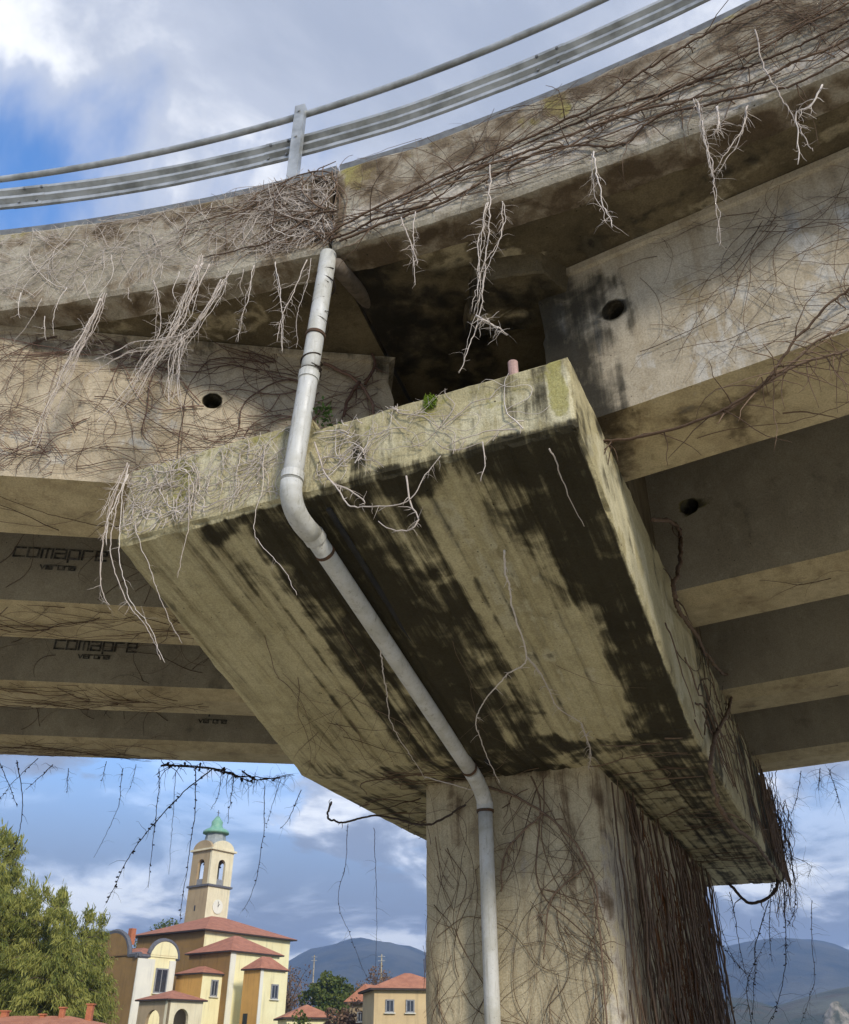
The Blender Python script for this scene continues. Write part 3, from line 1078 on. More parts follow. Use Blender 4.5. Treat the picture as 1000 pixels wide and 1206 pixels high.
    # maker's stencil on the inner girders
    for i, (x0, y0, x1, y1, sub) in ((1, (16, 655, 124, 664, (47, 670))), (2, (64, 764, 160, 769, (92, 775))), (3, (196, 838, 282, 842, (234, 851)))):
        q0 = at_plane(x0, y0, (*L_OUT[i], 0), np.array([*LN, 0]))
        q1 = at_plane(x1, y1, (*L_OUT[i], 0), np.array([*LN, 0]))
        W = np.linalg.norm(q1[:2] - q0[:2])
        cw = W / (7 * 1.32 - 0.32)
        lettering(gL[i], local(rootL), 'comapre', q0, LD, LN, cw, cw * 1.0, cw * 0.20)
        q2 = at_plane(sub[0], sub[1], (*L_OUT[i], 0), np.array([*LN, 0]))
        lettering(gL[i], local(rootL), 'verona', q2, LD, LN, cw * 0.44, cw * 0.40, cw * 0.15)
    return out


spans = build_spans()
left_span, right_span = spans['left'][0], spans['right'][0]


# ------------------------------------------------------------------ guardrail
def build_guardrail():
    root = empty('guardrail', arc(PHJ, R0 + 0.2, Z_FT), 'galvanised steel road guardrail with top tube above the viaduct edge', 'guardrail')
    org = local(root)
    phis = np.linspace(-34, 62, 260)
    zc, r = EYE + 7.50, R0 + 0.24
    h = 0.16
    # W profile, facing the road (outwards), thin steel
    wprof = [(0.00, -h), (0.018, -h + 0.01), (0.02, -h + 0.05), (-0.055, -h + 0.085), (-0.055, -0.055), (0.02, -0.018), (0.02, 0.018), (-0.055, 0.055), (-0.055, h - 0.085), (0.02, h - 0.05), (0.018, h - 0.01), (0.0, h)]
    wprof = [(-a, b) for a, b in wprof]
    th = 0.004
    prof = [(r + a, zc + b) for a, b in wprof] + [(r + a + th, zc + b) for a, b in wprof[::-1]]
    edges = np.arange(-34.0, 62.1, 8.0) + 1.3
    for i in range(len(edges) - 1):
        a0, a1 = edges[i] - 0.45, edges[i + 1] + 0.45
        off = 0.0045 * (i % 2)
        V = closed_profile_sweep([(q[0] + off, q[1]) for q in prof], np.linspace(a0, a1, 40))
        V = V + (np.stack([fbm(V, 1.2, 3), fbm(V, 1.2, 5), fbm(V, 1.2, 7)], -1) - 0.5) * 0.016
        V[:, -1] = V[:, 0]
        g = MB()
        g.grid(V)
        bm_ = g.build('beam', M['galv'], root, org=org, smooth=False)
        for da in (-0.28, 0.28):
            for dz in (-0.105, 0.105):
                q = edges[i] + da
                rad = np.array([math.sin(R(q)), math.cos(R(q)), 0])
                c = lift(arc(np.array([q]), r - 0.012, zc + dz)[:, None, :], np.array([q]))[0, 0]
                g = MB()
                g.tube([c, c - rad * 0.022], 0.015, 6)
                g.build('bolt', M['galv_dark'], bm_, org=org)
    g = MB()
    rail = arc(phis, R0 + 0.20, EYE + 7.84)
    rail[:, 2] += 0.016 * np.clip(phis - 10, -4, None)
    g.tube(rail, 0.034, 10)
    g.build('top_rail', M['galv'], root, org=org, smooth=True)
    # post seen at px 340,205
    d = ray(340, 205)
    a = CC
    # post angle so that it stands at that picture column
    best = min(np.linspace(10, 20, 400), key=lambda q: abs(proj(arc(q, R0 + 0.13, Z_FT))[0] - 340))
    for q in (best - 16.5, best, best + 16.5, best + 33.0):
        rad = np.array([math.sin(R(q)), math.cos(R(q)), 0])
        tan = np.array([rad[1], -rad[0], 0])
        c = arc(q, R0 + 0.13, 0)
        g = MB()
        zt = EYE + 7.99 + 0.016 * max(0, q - 15)
        # folded C post
        for off, sz in ((np.zeros(3), (0.10, 0.005)), (tan * 0.05 + rad * 0.03, (0.005, 0.06)), (-tan * 0.05 + rad * 0.03, (0.005, 0.06))):
            g.box([c[0] + off[0], c[1] + off[1], (Z_FT - 0.02 + zt) / 2], (sz[0], sz[1], zt - Z_FT + 0.02), [tan, rad, [0, 0, 1]])
        po = g.build('post', M['galv'], root, org=org)
        g = MB()
        g.box([*(c[:2] + rad[:2] * 0.0), Z_FT + 0.012], (0.2, 0.2, 0.016), [tan, rad, [0, 0, 1]])
        g.build('base_plate', M['galv'], po, org=np.array(root.location))
        for zz in (zc, EYE + 7.90):
            g = MB()
            cc = np.array([c[0], c[1], zz]) - rad * 0.006
            g.tube([cc, cc - rad * 0.012], 0.014, 6)
            g.build('bolt', M['galv'], po, org=np.array(root.location))
    return root


build_guardrail()


# ------------------------------------------------------------------ downpipe
def build_pipe():
    t_p = 2.0
    top = at_z(389, 300, Z_SO - 0.02)
    low = cap3(-0.12, t_p, ZE + 0.06)
    root = empty('downpipe', (*cap3(3.82, t_p, 0)[:2], 0), 'grey plastic drainpipe bent under the pier cap and down the column', 'pipe')
    org = local(root)
    r = 0.072
    top = np.array([low[0] + (top[0] - low[0]) * 0.9, top[1], top[2]])

    def seg(name, pts, rad=r, mat='pvc', k=20, par=root):
        g = MB()
        g.tube(pts, rad, k)
        return g.build(name, M[mat], par, smooth=True, org=org)
    # smooth elbows
    a0 = low
    sl0 = cap3(0.22, t_p, soffit_z(0.22) - 0.12)
    sl1 = cap3(3.45, t_p, ZF - 0.09 + 0.02)
    v0 = cap3(3.84, t_p, ZF - 0.30)
    v1 = cap3(3.84, t_p, 0.0)
    mid = low + (top - low) * 0.42

    def bez(a, b, c, n=9):
        q = np.linspace(0, 1, n)[:, None]
        return (1 - q) ** 2 * a + 2 * q * (1 - q) * b + q ** 2 * c
    seg('pipe_section', np.array([mid + (top - mid) * q for q in np.linspace(0, 1, 8)]), r * 0.97)
    seg('pipe_section', np.array([low + (mid - low) * q for q in np.linspace(0, 1.03, 8)]))
    seg('elbow', bez(low, low + (low - top) / np.linalg.norm(low - top) * 0.24, sl0), r * 1.07)
    seg('pipe_section', np.array([sl0 + (sl1 - sl0) * q for q in np.linspace(0, 1, 10)]), r * 0.98)
    seg('elbow', bez(sl1, sl1 + (sl1 - sl0) / np.linalg.norm(sl1 - sl0) * 0.33, v0), r * 1.05)
    seg('pipe_section', np.array([v0 + (v1 - v0) * q for q in np.linspace(0, 1, 10)]), r * 0.98)

    def collar(p, q, mat, name, rad=1.16, ln=0.03):
        dd = (q - p) / np.linalg.norm(q - p)
        g = MB()
        g.tube([p - dd * ln, p + dd * ln], r * rad, 20)
        g.build(name, M[mat], root, smooth=False, org=org)
    collar(mid, top, 'pvc', 'pipe_collar', 1.1, 0.035)
    collar(low + (top - low) * 0.02, top, 'pvc', 'pipe_collar', 1.13, 0.03)
    collar(low + (top - low) * 0.60, top, 'rust', 'pipe_clamp', 1.12, 0.013)
    collar(sl0 + (sl1 - sl0) * 0.005, sl1, 'pvc', 'pipe_collar', 1.12, 0.03)
    collar(sl0 + (sl1 - sl0) * 0.055, sl1, 'rust', 'pipe_clamp', 1.06, 0.013)
    collar(sl0 + (sl1 - sl0) * 0.985, sl1, 'rust', 'pipe_clamp', 1.10, 0.014)
    collar(v0 - np.array([0, 0, 0.02]), v1, 'pvc', 'pipe_collar', 1.12, 0.04)
    collar(v0 - np.array([0, 0, 0.06]), v1, 'rust', 'pipe_clamp', 1.18, 0.012)
    collar(v0 + (v1 - v0) * 0.7, v1, 'rust', 'pipe_clamp', 1.12, 0.014)
    # black rod added for the dark groove and shade beside the pipe
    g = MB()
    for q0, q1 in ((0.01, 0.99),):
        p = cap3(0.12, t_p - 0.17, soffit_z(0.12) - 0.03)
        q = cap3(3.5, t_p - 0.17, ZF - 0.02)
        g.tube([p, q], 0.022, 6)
    g.build('groove_shade_rod', M['black'], root, org=org)
    # branch from the gully: an older pipe leaning in under the slab
    old = empty('gully_pipe', cap3(0.6, 1.6, ZT + 0.2), 'short grimy old pipe leaning back under the deck joint', 'pipe')
    o2 = local(old)
    p = at_z(404, 322, Z_SO - 0.10)
    q = at_plane(462, 398, (*line_at_t(L_OUT[0], LD, 1.9), 0), np.array([*LN, 0])) - np.array([0, 0.12, 0])
    g = MB()
    g.tube(np.array([p + (q - p) * k for k in np.linspace(-0.12, 1, 6)]), 0.068, 16)
    g.build('pipe_section', plain('grimy_pipe', (0.16, 0.13, 0.10), (0.09, 0.07, 0.05), 0.9, 12.0), old, smooth=True, org=o2)
    g = MB()
    dd = (q - p) / np.linalg.norm(q - p)
    g.tube([q - dd * 0.06, q + dd * 0.03], 0.078, 16)
    g.build('pipe_collar', M['slab'], old, org=o2)


build_pipe()


# ------------------------------------------------------------------ climbing plants
def surf_fascia(u, v, off):            # u = arc degrees, v = z
    return arc(u, R0 - off, v)


def plane_surf(p, d, n):
    p, d, n = np.asarray(p, float), np.asarray(d, float), np.asarray(n, float)

    def f(u, v, off):
        u, v, off = np.broadcast_arrays(np.asarray(u, float), np.asarray(v, float), np.asarray(off, float))
        q = p + u[..., None] * d - off[..., None] * n
        return np.concatenate([q, v[..., None]], -1)
    return f


def surf_soffit(u, v, off):            # u = t across, v = s along
    P = cap3(v, u, soffit_z(v))
    P[..., 2] -= off
    return P


def surf_end(u, v, off):               # u = t, v = z
    return cap3(-np.asarray(off), u, v)


def surf_capright(u, v, off):          # u = s, v = z
    return cap3(u, -np.asarray(off), v)


def surf_colfront(u, v, off):          # u = t, v = z
    return cap3(4.0 - np.asarray(off), u, v)


def surf_colright(u, v, off):          # u = s, v = z
    return cap3(u, 0.97 - np.asarray(off), v)


def wander(rng, p, h, n, step, wig, pull=None, pullk=0.0):
    pts = [p]
    hh = h
    c = 0.0
    for i in range(n):
        c = 0.75 * c + rng.gauss(0, wig)
        hh += c
        if pull is not None:
            hh += pullk * math.sin(pull - hh)
        st = step * rng.uniform(0.7, 1.3)
        p = (p[0] + st * math.cos(hh), p[1] + st * math.sin(hh))
        pts.append(p)
    return pts


def creep(mb, S, us, vs, n, steps, step, rad, heads, rng, wig=0.16, branch=0.06, uscale=1.0, lift_=0.012, starts=None, pullk=0.06, k=3, inside=None):
    """bare creeper stems over a surface S(u,v,off); us, vs bounds; heads = list of main headings"""
    u0, u1 = us
    v0, v1 = vs
    for _ in range(n):
        if starts:
            su, sv = rng.choice(starts)
            p = (su + rng.gauss(0, 0.08) / uscale, sv + rng.gauss(0, 0.08))
        else:
            p = (rng.uniform(u0, u1), rng.uniform(v0, v1))
        h = rng.choice(heads) + rng.gauss(0, 0.35)
        stack = [(p, h, int(steps * rng.uniform(0.5, 1.3)), rad * rng.uniform(0.6, 1.4), 0)]
        while stack:
            p, h, ns, r, lev = stack.pop()
            pts = wander(rng, (p[0] * uscale, p[1]), h, ns, step, wig, h, pullk)
            P = np.array(pts)
            U, Vv = P[:, 0] / uscale, P[:, 1]
            ok = (U > u0) & (U < u1) & (Vv > v0) & (Vv < v1)
            if inside is not None:
                ok &= inside(U, Vv)
            if not ok[0]:
                continue
            m = len(ok) if ok.all() else int(np.argmin(ok))
            if m < 3:
                continue
            U, Vv = U[:m], Vv[:m]
            off = lift_ + np.abs(np.cumsum([rng.gauss(0, 0.006) for _ in range(m)])) * 0.7
            off = np.minimum(off, 0.09) + r
            tint = rng.random()
            mb.tube(S(U, Vv, off), r * np.linspace(1, 0.45, m), k, np.array([tint, 0, 0]), cap=False)
            if lev < 2:
                for i in range(2, m - 2):
                    if rng.random() < branch:
                        j = (P[i + 1] - P[i])
                        a = math.atan2(j[1], j[0]) + rng.choice((-1, 1)) * rng.uniform(0.4, 1.1)
                        stack.append(((U[i], Vv[i]), a, int(ns * rng.uniform(0.25, 0.6)), r * 0.6, lev + 1))


def smooth_path(P, n):
    """Catmull-Rom through control points"""
    P = np.asarray(P, float)
    if len(P) == 2:
        return P[0] + (P[1] - P[0]) * np.linspace(0, 1, n)[:, None]
    Q = np.vstack([2 * P[0] - P[1], P, 2 * P[-1] - P[-2]])
    out = []
    L = len(P) - 1
    for x in np.linspace(0, L - 1e-6, n):
        i = int(x)
        t = x - i
        a, b, c, d = Q[i], Q[i + 1], Q[i + 2], Q[i + 3]
        out.append(0.5 * (2 * b + (c - a) * t + (2 * a - 5 * b + 4 * c - d) * t * t + (3 * b - a - 3 * c + d) * t ** 3))
    return np.array(out)


def ray_cyl(px, py, rad):
    d = ray(px, py)
    a = d[0] ** 2 + d[1] ** 2
    b = -(d[0] * CC[0] + d[1] * CC[1])
    c = CC @ CC - rad * rad
    k = (-b + math.sqrt(max(b * b - a * c, 0))) / a
    return np.array([0, 0, EYE]) + d * k


def on_fascia(off=0.05):
    return lambda x, y: ray_cyl(x, y, R0 - off)


def on_wall(p, n, off=0.05):
    n3 = np.array([*n, 0.0])
    return lambda x, y: at_plane(x, y, np.array([*p, 0.0]) - n3 * off, n3)


def strand(mb, P, r, rng, twigs=8, tlen=0.14, rough=0.010, buds=False, k=5, droop=1.0, thin=0.45):
    """one hanging stem through 3-D control points with side twigs"""
    P = np.asarray(P, float)
    L = np.linalg.norm(np.diff(P, axis=0), axis=1).sum()
    n = max(8, int(L / 0.035))
    Q = smooth_path(P, n)
    j = np.cumsum(np.array([[rng.gauss(0, 1) for _ in range(3)] for _ in range(n)]), axis=0)
    j -= np.linspace(0, 1, n)[:, None] * j[-1]
    Q = Q + j * rough * 0.33 + np.array([[rng.gauss(0, 1) for _ in range(3)] for _ in range(n)]) * rough * 0.12
    tint = rng.random()
    rr = r * np.linspace(1, thin, n)
    rr = rr * (1 + 0.2 * np.array([rng.random() for _ in range(n)]))
    mb.tube(Q, rr, k, np.array([tint, 0, 0]))
    for _ in range(twigs):
        i = rng.randrange(1, n - 1)
        d = np.array([rng.gauss(0, 1), rng.gauss(0, 0.6), rng.gauss(-0.25 * droop, 0.8)])
        d /= np.linalg.norm(d)
        ln = tlen * rng.uniform(0.3, 1.2)
        m = 6
        pts = [Q[i]]
        for q in range(m):
            d = d + np.array([rng.gauss(0, 0.2), rng.gauss(0, 0.2), rng.gauss(-0.15 * droop, 0.2)])
            d /= np.linalg.norm(d)
            pts.append(pts[-1] + d * ln / m)
        mb.tube(np.array(pts), rr[i] * np.linspace(0.55, 0.18, m + 1), 3, np.array([min(1, tint + 0.1), 0, 0]))
    if buds:
        for i in range(1, n, 2):
            for _ in range(rng.choice((0, 0, 0, 1, 1, 2))):
                d = np.array([rng.gauss(0, 1), rng.gauss(0, 1), rng.gauss(0, 0.6)])
                d /= np.linalg.norm(d)
                mb.tube(np.array([Q[i], Q[i] + d * r * 3.2, Q[i] + d * r * 5.0]), [r * 0.7, r * 1.6, r * 0.3], 4, np.array([tint * 0.5, 0, 0]))
    return Q


def plant(name, mb, mat, label, cat='vine', group=None, kind=None):
    V = mb.verts()
    top = V[np.argmax(V[:, 2])]
    o = mb.build(name, M[mat], attr=True, org=top, smooth=True)
    return tag(o, label, cat, group, kind)


def bundle(name, mat, label, lines, unproj, r, seed, copies=1, spread=4, twigs=8, tlen=0.13, buds=False, rough=0.01, group=None, cat='vine', thin=0.45, k=5):
    rng = random.Random(seed)
    mb = MB()
    for ln in lines:
        for c in range(copies):
            pts = []
            ox, oy = rng.gauss(0, spread), rng.gauss(0, spread)
            for i, (x, y) in enumerate(ln):
                q = i / max(1, len(ln) - 1)
                pts.append(unproj(x + ox * (0.3 + q) + rng.gauss(0, spread * 0.3), y + oy * q * 1.5))
            strand(mb, pts, r * (0.62 if mat == 'stem_pale' else 1) * rng.uniform(0.75, 1.25) * (1 if c == 0 else 0.55), rng, int(twigs * 1.5) if c == 0 else twigs, tlen, rough * 1.1, buds, k=k, thin=thin)
    return plant(name, mb, mat, label, cat, group)


def build_vines():
    PI = math.pi
    FA = on_fascia(0.05)
    FH = on_fascia(0.10)
    # --- creepers that cover surfaces (uncountable stems)
    rng = random.Random(4)
    mb = MB()
    usc = R(1) * R0
    creep(mb, surf_fascia, (-2, PHJ), (Z_SO + 0.02, Z_FT), 300, 28, 0.05, 0.0030, [PI, PI * 0.9, -PI / 2, -PI * 0.7, -0.4, -PI * 0.6], rng, 0.11, 0.09, usc)
    creep(mb, surf_fascia, (10, PHJ + 0.2), (Z_SO + 0.02, Z_FT + 0.05), 120, 26, 0.05, 0.0034, [PI, PI * 0.8, -PI * 0.8, -PI / 2], rng, 0.13, 0.1, usc, starts=[(PHJ, Z_FT - 0.2), (PHJ, Z_SO + 0.3), (PHJ - 1, Z_FT - 0.15), (PHJ - 0.5, Z_SO + 0.5)])
    plant('creeper_mat', mb, 'stem_pale', 'mat of pale bare creeper stems over the edge beam beside the pipe top', 'creeper', kind='stuff')
    mb = MB()
    creep(mb, surf_fascia, (PHJ, 33), (Z_SO + 0.02, Z_FT + 0.05), 125, 28, 0.06, 0.0028, [0.05, 0.25, PI * 0.95, -0.6, -1.2], rng, 0.10, 0.08, usc)
    creep(mb, surf_fascia, (PHJ, 33), (Z_SO + 0.02, Z_FT + 0.1), 9, 70, 0.08, 0.006, [0.06, 0.12, 0.0], rng, 0.04, 0.05, usc, starts=[(PHJ, Z_SO + 0.15), (PHJ, Z_SO + 0.3), (PHJ + 2, Z_SO + 0.35)], pullk=0.12)
    plant('creeper_mat', mb, 'stem_brown', 'network of brown creeper stems over the sunlit edge beam', 'creeper', kind='stuff')
    # dark root knot at the joint
    mb = MB()
    creep(mb, surf_fascia, (PHJ - 4.5, PHJ + 0.6), (Z_SO - 0.02, Z_FT + 0.06), 34, 22, 0.05, 0.0068, [PI, PI * 0.85, -PI * 0.6, -PI / 2, PI * 0.7], rng, 0.13, 0.10, usc, lift_=0.02,
          starts=[(PHJ, Z_SO + 0.15), (PHJ - 0.1, Z_SO + 0.5), (PHJ, Z_FT - 0.1), (PHJ - 1.2, Z_FT - 0.05), (PHJ - 2, Z_FT - 0.2)], k=5)
    plant('vine_rootstock', mb, 'stem_brown', 'knot of thick brown vine roots at the deck joint beneath the rail post', 'vine')

    web_l = plane_surf(L_OUT[0], -LD, LN)
    ph_ = at_plane(250, 472, (*L_OUT[0], 0), np.array([*LN, 0]))
    hu, hv = float((ph_[:2] - L_OUT[0]) @ -LD), ph_[2]
    clear = lambda u, v: np.hypot(u - hu, v - hv) > 0.10
    mb = MB()
    creep(mb, web_l, (-3.2, 6), (Z_GB + 0.08, Z_SO), 190, 36, 0.06, 0.0036, [0.2, -0.2, PI * 0.9, -0.9, PI], rng, 0.10, 0.09, inside=clear)
    creep(mb, web_l, (-3.2, 6), (Z_GB + 0.08, Z_SO), 34, 40, 0.06, 0.0062, [0.1, -0.3, 0.5], rng, 0.10, 0.08, inside=clear, starts=[(-2.4, Z_GB + 1.3), (-2, Z_GB + 1.5), (-2.7, Z_GB + 0.9), (-1, Z_GB + 1.5), (-1.6, Z_GB + 1.0)])
    creep(mb, web_l, (-0.6, 3.5), (Z_GB + 0.08, Z_GB + 0.75), 120, 22, 0.045, 0.0045, [0.2, -0.2, PI, -0.9, 1.0], rng, 0.16, 0.08, inside=clear)
    plant('creeper_mat', mb, 'stem_red', 'tangle of reddish creeper stems across the outer girder beside the lettered ones', 'creeper', kind='stuff')
    web_r = plane_surf(R_OUT[0], RD, RN)
    mb = MB()
    creep(mb, web_r, (0.5, 5.5), (Z_GB + 0.08, Z_SO), 95, 30, 0.055, 0.0030, [PI * 0.9, PI * 0.75, -2.2, -0.6, 0.8], rng, 0.08, 0.09, starts=[(2.2, Z_GB + 0.6), (3, Z_GB + 0.9), (1.8, Z_GB + 0.2), (2.6, Z_GB + 1.2), (1.4, Z_GB + 1.3), (3.2, Z_GB + 0.4)])
    creep(mb, web_r, (0.2, 5.5), (Z_GB + 0.08, Z_SO), 40, 30, 0.05, 0.0026, [0, PI / 2, PI, -1], rng, 0.09, 0.07)
    plant('creeper_mat', mb, 'stem_brown', 'fine brown creeper stems over the pale sunlit girder', 'creeper', kind='stuff')

    def und(p, d, n):
        p, d, n = np.asarray(p), np.asarray(d), np.asarray(n)

        def f(u, v, off):
            u, v, off = np.broadcast_arrays(np.asarray(u, float), np.asarray(v, float), np.asarray(off, float))
            q = p + u[..., None] * d + v[..., None] * n
            return np.concatenate([q, (Z_GB + np.clip(CH[1] * (1 - v / CH[0]), 0, None) - off)[..., None]], -1)
        return f
    mb = MB()
    for i in range(4):
        f = und(L_OUT[i], -LD, LN)
        creep(mb, f, (-2.6, 9), (0.02, G_W - 0.02), 120 if i else 36, 44, 0.06, 0.0050, [0.02, PI, 0.06, -0.06], rng, 0.06, 0.06)
        g = plane_surf(L_OUT[i], -LD, LN)
        if i:
            creep(mb, g, (-2.6, 9), (Z_GB + 0.08, Z_GB + 1.0), 30 + 70 * (i == 3) + 26 * (i == 2), 24, 0.06, 0.0048, [0.6, 1.2, 2.2, PI * 0.8, 0.2], rng, 0.12, 0.06)
    plant('creeper_mat', mb, 'stem_brown', 'brown creeper stems along the undersides of the lettered girders', 'creeper', kind='stuff')
    mb = MB()
    for i in range(4):
        f = und(R_OUT[i], RD, RN)
        creep(mb, f, (0.3, 6), (0.02, G_W - 0.02), (16, 12, 4, 26)[i], 36, 0.06, 0.0055, [0.02, PI, 0.3, -0.2], rng, 0.10, 0.06)
    plant('creeper_mat', mb, 'stem_brown', 'few brown creeper stems under the rust-streaked girder and its neighbours', 'creeper', kind='stuff')
    # cap faces
    mb = MB()
    creep(mb, surf_end, (2.0, 3.65), (ZE + 0.02, ZT + 0.1), 90, 20, 0.04, 0.004, [0.2, -0.6, PI, 1.5, -1.6], rng, 0.22, 0.08)
    creep(mb, surf_end, (2.9, 3.65), (ZE + 0.02, ZT + 0.1), 60, 16, 0.04, 0.005, [0.2, -0.6, PI, 1.5, -1.6], rng, 0.25, 0.08)
    creep(mb, surf_end, (0.0, 1.9), (ZE + 0.02, ZT), 55, 16, 0.04, 0.0042, [0.6, 0.2, PI * 0.8, -2], rng, 0.24, 0.08, starts=[(1.6, ZT - 0.1), (1.2, ZT - 0.1), (0.9, ZE + 0.2), (0.4, ZE + 0.1), (1.6, ZE + 0.15)])
    plant('creeper_mat', mb, 'stem_pale', 'thin pale creeper stems clinging to the blunt end of the pier cap', 'creeper', kind='stuff')
    mb = MB()
    creep(mb, surf_soffit, (0.1, 3.6), (S_K + 0.05, S_END - 0.1), 170, 34, 0.07, 0.0075, [0.0, PI, 0.2, 3.0], rng, 0.12, 0.06, inside=lambda u, v: ~((u > 0.93) & (u < 2.74) & (v > 3.95)))
    creep(mb, surf_soffit, (2.2, 3.6), (1.2, S_K), 18, 40, 0.06, 0.0032, [PI / 2, 1.3, 1.9], rng, 0.06, 0.05)
    creep(mb, surf_soffit, (0.2, 2.0), (1.6, S_K), 6, 30, 0.06, 0.003, [PI / 2, 1.3, 1.9], rng, 0.06, 0.05)
    plant('creeper_mat', mb, 'stem_brown', 'brown creeper stems spread over the pier cap underside round the column head', 'creeper', kind='stuff')
    mb = MB()
    creep(mb, surf_capright, (0.6, 12), (ZF, ZT), 40, 50, 0.08, 0.008, [0.0, -0.1, 0.1], rng, 0.06, 0.06, inside=lambda u, v: v > soffit_z(u) + 0.02, lift_=0.02)
    creep(mb, surf_capright, (9.6, 12.1), (ZF - 0.1, ZT), 150, 26, 0.07, 0.009, [-PI / 2, -1.2, -1.9], rng, 0.12, 0.08, lift_=0.05)
    plant('creeper_mat', mb, 'stem_brown', 'dark creeper stems hugging the long side of the pier cap', 'creeper', kind='stuff')
    # column
    mb = MB()
    creep(mb, surf_colfront, (0.98, 2.68), (0.0, ZF), 40, 46, 0.06, 0.0036, [-PI / 2, -1.2, -2.0, PI / 2, 2.2], rng, 0.10, 0.09)
    creep(mb, surf_colfront, (1.0, 1.7), (0.0, ZF), 44, 50, 0.06, 0.0040, [-PI / 2, -1.35, -1.8, PI / 2], rng, 0.09, 0.09)
    creep(mb, surf_colfront, (2.35, 2.68), (0.0, ZF - 0.3), 34, 30, 0.06, 0.0036, [-PI / 2, -1.2, -2.0, PI / 2], rng, 0.10, 0.09)
    creep(mb, surf_colfront, (0.98, 1.9), (0.5, ZF), 5, 70, 0.06, 0.008, [-PI * 0.38, -PI * 0.45, -PI * 0.55], rng, 0.05, 0.10, starts=[(1.9, ZF - 0.15), (1.75, ZF - 0.2), (1.5, ZF - 0.05)], lift_=0.03)
    plant('creeper_mat', mb, 'stem_brown', 'sparse brown creeper stems on the narrow column face behind the drainpipe', 'creeper', kind='stuff')
    mb = MB()
    creep(mb, surf_colright, (4.05, 10.4), (0.0, ZF), 120, 50, 0.075, 0.0052, [-PI / 2, -1.40, -1.75, -1.2], rng, 0.06, 0.08, lift_=0.02, pullk=0.2)
    for _ in range(70):
        u = 4.3 + 6.1 * rng.random() ** 0.8
        z1 = rng.uniform(0, 1.6)
        n = 26
        z = np.linspace(ZF - rng.uniform(0, 0.1), z1, n)
        uu = u + np.cumsum([rng.gauss(0, 0.012) for _ in range(n)])
        off = 0.02 + np.abs(np.cumsum([rng.gauss(0, 0.014) for _ in range(n)])) + rng.uniform(0, 0.08)
        mb.tube(surf_colright(uu, z, np.minimum(off, 0.2)), 0.012 * rng.uniform(0.35, 1.3), 3, np.array([rng.random(), 0, 0]), cap=False)
    plant('creeper_curtain', mb, 'stem_brown', 'dense curtain of brown creeper stems down the long column side', 'creeper', kind='stuff')
    mb = MB()
    creep(mb, surf_colright, (5.6, 10.3), (0.0, ZF), 95, 30, 0.06, 0.008, [-PI / 2, -1.4, -1.8, PI / 2], rng, 0.12, 0.10, lift_=0.04)
    plant('creeper_curtain', mb, 'rust_leaf', 'rust-brown withered creeper within the curtain on the column side', 'creeper', kind='stuff')

    # --- pale hanging vines traced one by one
    bundle('hanging_vine', 'stem_pale', 'long pale vine bunch dangling in front of the girder, hanging straight and narrow', [
        [(124, 345), (108, 385), (92, 410), (72, 455), (56, 490)], [(118, 352), (100, 395), (82, 430), (62, 470), (38, 525)], [(110, 370), (90, 410), (70, 445)]],
        FH, 0.0078, 21, 4, 4, 14, 0.16)
    bundle('hanging_vine', 'stem_pale', 'largest pale vine bunch dangling beside the drainpipe, forking towards its tips', [
        [(240, 310), (222, 350), (212, 380), (195, 400), (172, 425), (158, 452)], [(232, 312), (215, 365), (195, 405), (165, 440), (116, 497)],
        [(262, 330), (240, 375), (212, 402), (160, 412), (130, 428), (108, 438)], [(268, 320), (258, 345), (225, 390), (205, 420), (200, 478)], [(236, 300), (214, 355), (190, 400), (152, 470)],
        [(214, 395), (205, 430), (198, 478)]], FH, 0.0085, 22, 4, 5, 16, 0.17)
    for i, (ln, lab) in enumerate((
            ([(180, 332), (186, 350), (189, 370), (186, 400), (172, 420)], 'single pale vine with a bend hanging between the two big bunches'),
            ([(300, 312), (292, 345), (284, 370), (278, 402)], 'pale twiggy vine hanging just beside the largest pale bunch'),
            ([(325, 308), (328, 345), (334, 375), (330, 412)], 'pale twiggy vine hanging halfway between the big bunch and the drainpipe'),
            ([(362, 305), (352, 340), (340, 370), (333, 405)], 'pale twiggy vine slanting down just before the drainpipe'))):
        bundle('hanging_vine', 'stem_pale', lab, [ln], FH, 0.0065, 30 + i, 2, 3, 14, 0.14)
    smalls = [[(50, 352), (38, 378), (20, 402)], [(78, 340), (66, 365), (63, 392)], [(24, 345), (20, 362), (22, 375)], [(55, 372), (54, 388), (58, 405)], [(98, 332), (104, 348), (106, 356)], [(150, 340), (147, 348), (149, 350)],
              [(132, 300), (130, 325), (112, 350)], [(210, 320), (202, 340), (204, 352)], [(288, 318), (284, 335), (288, 350)]]
    for i, ln in enumerate(smalls):
        bundle('hanging_vine', 'stem_pale', 'short thin pale vine tip curling off the lower edge of the edge beam', [ln], FH, 0.0050, 50 + i, 1, 2, 5, 0.10, group='short vine tips below the edge beam')
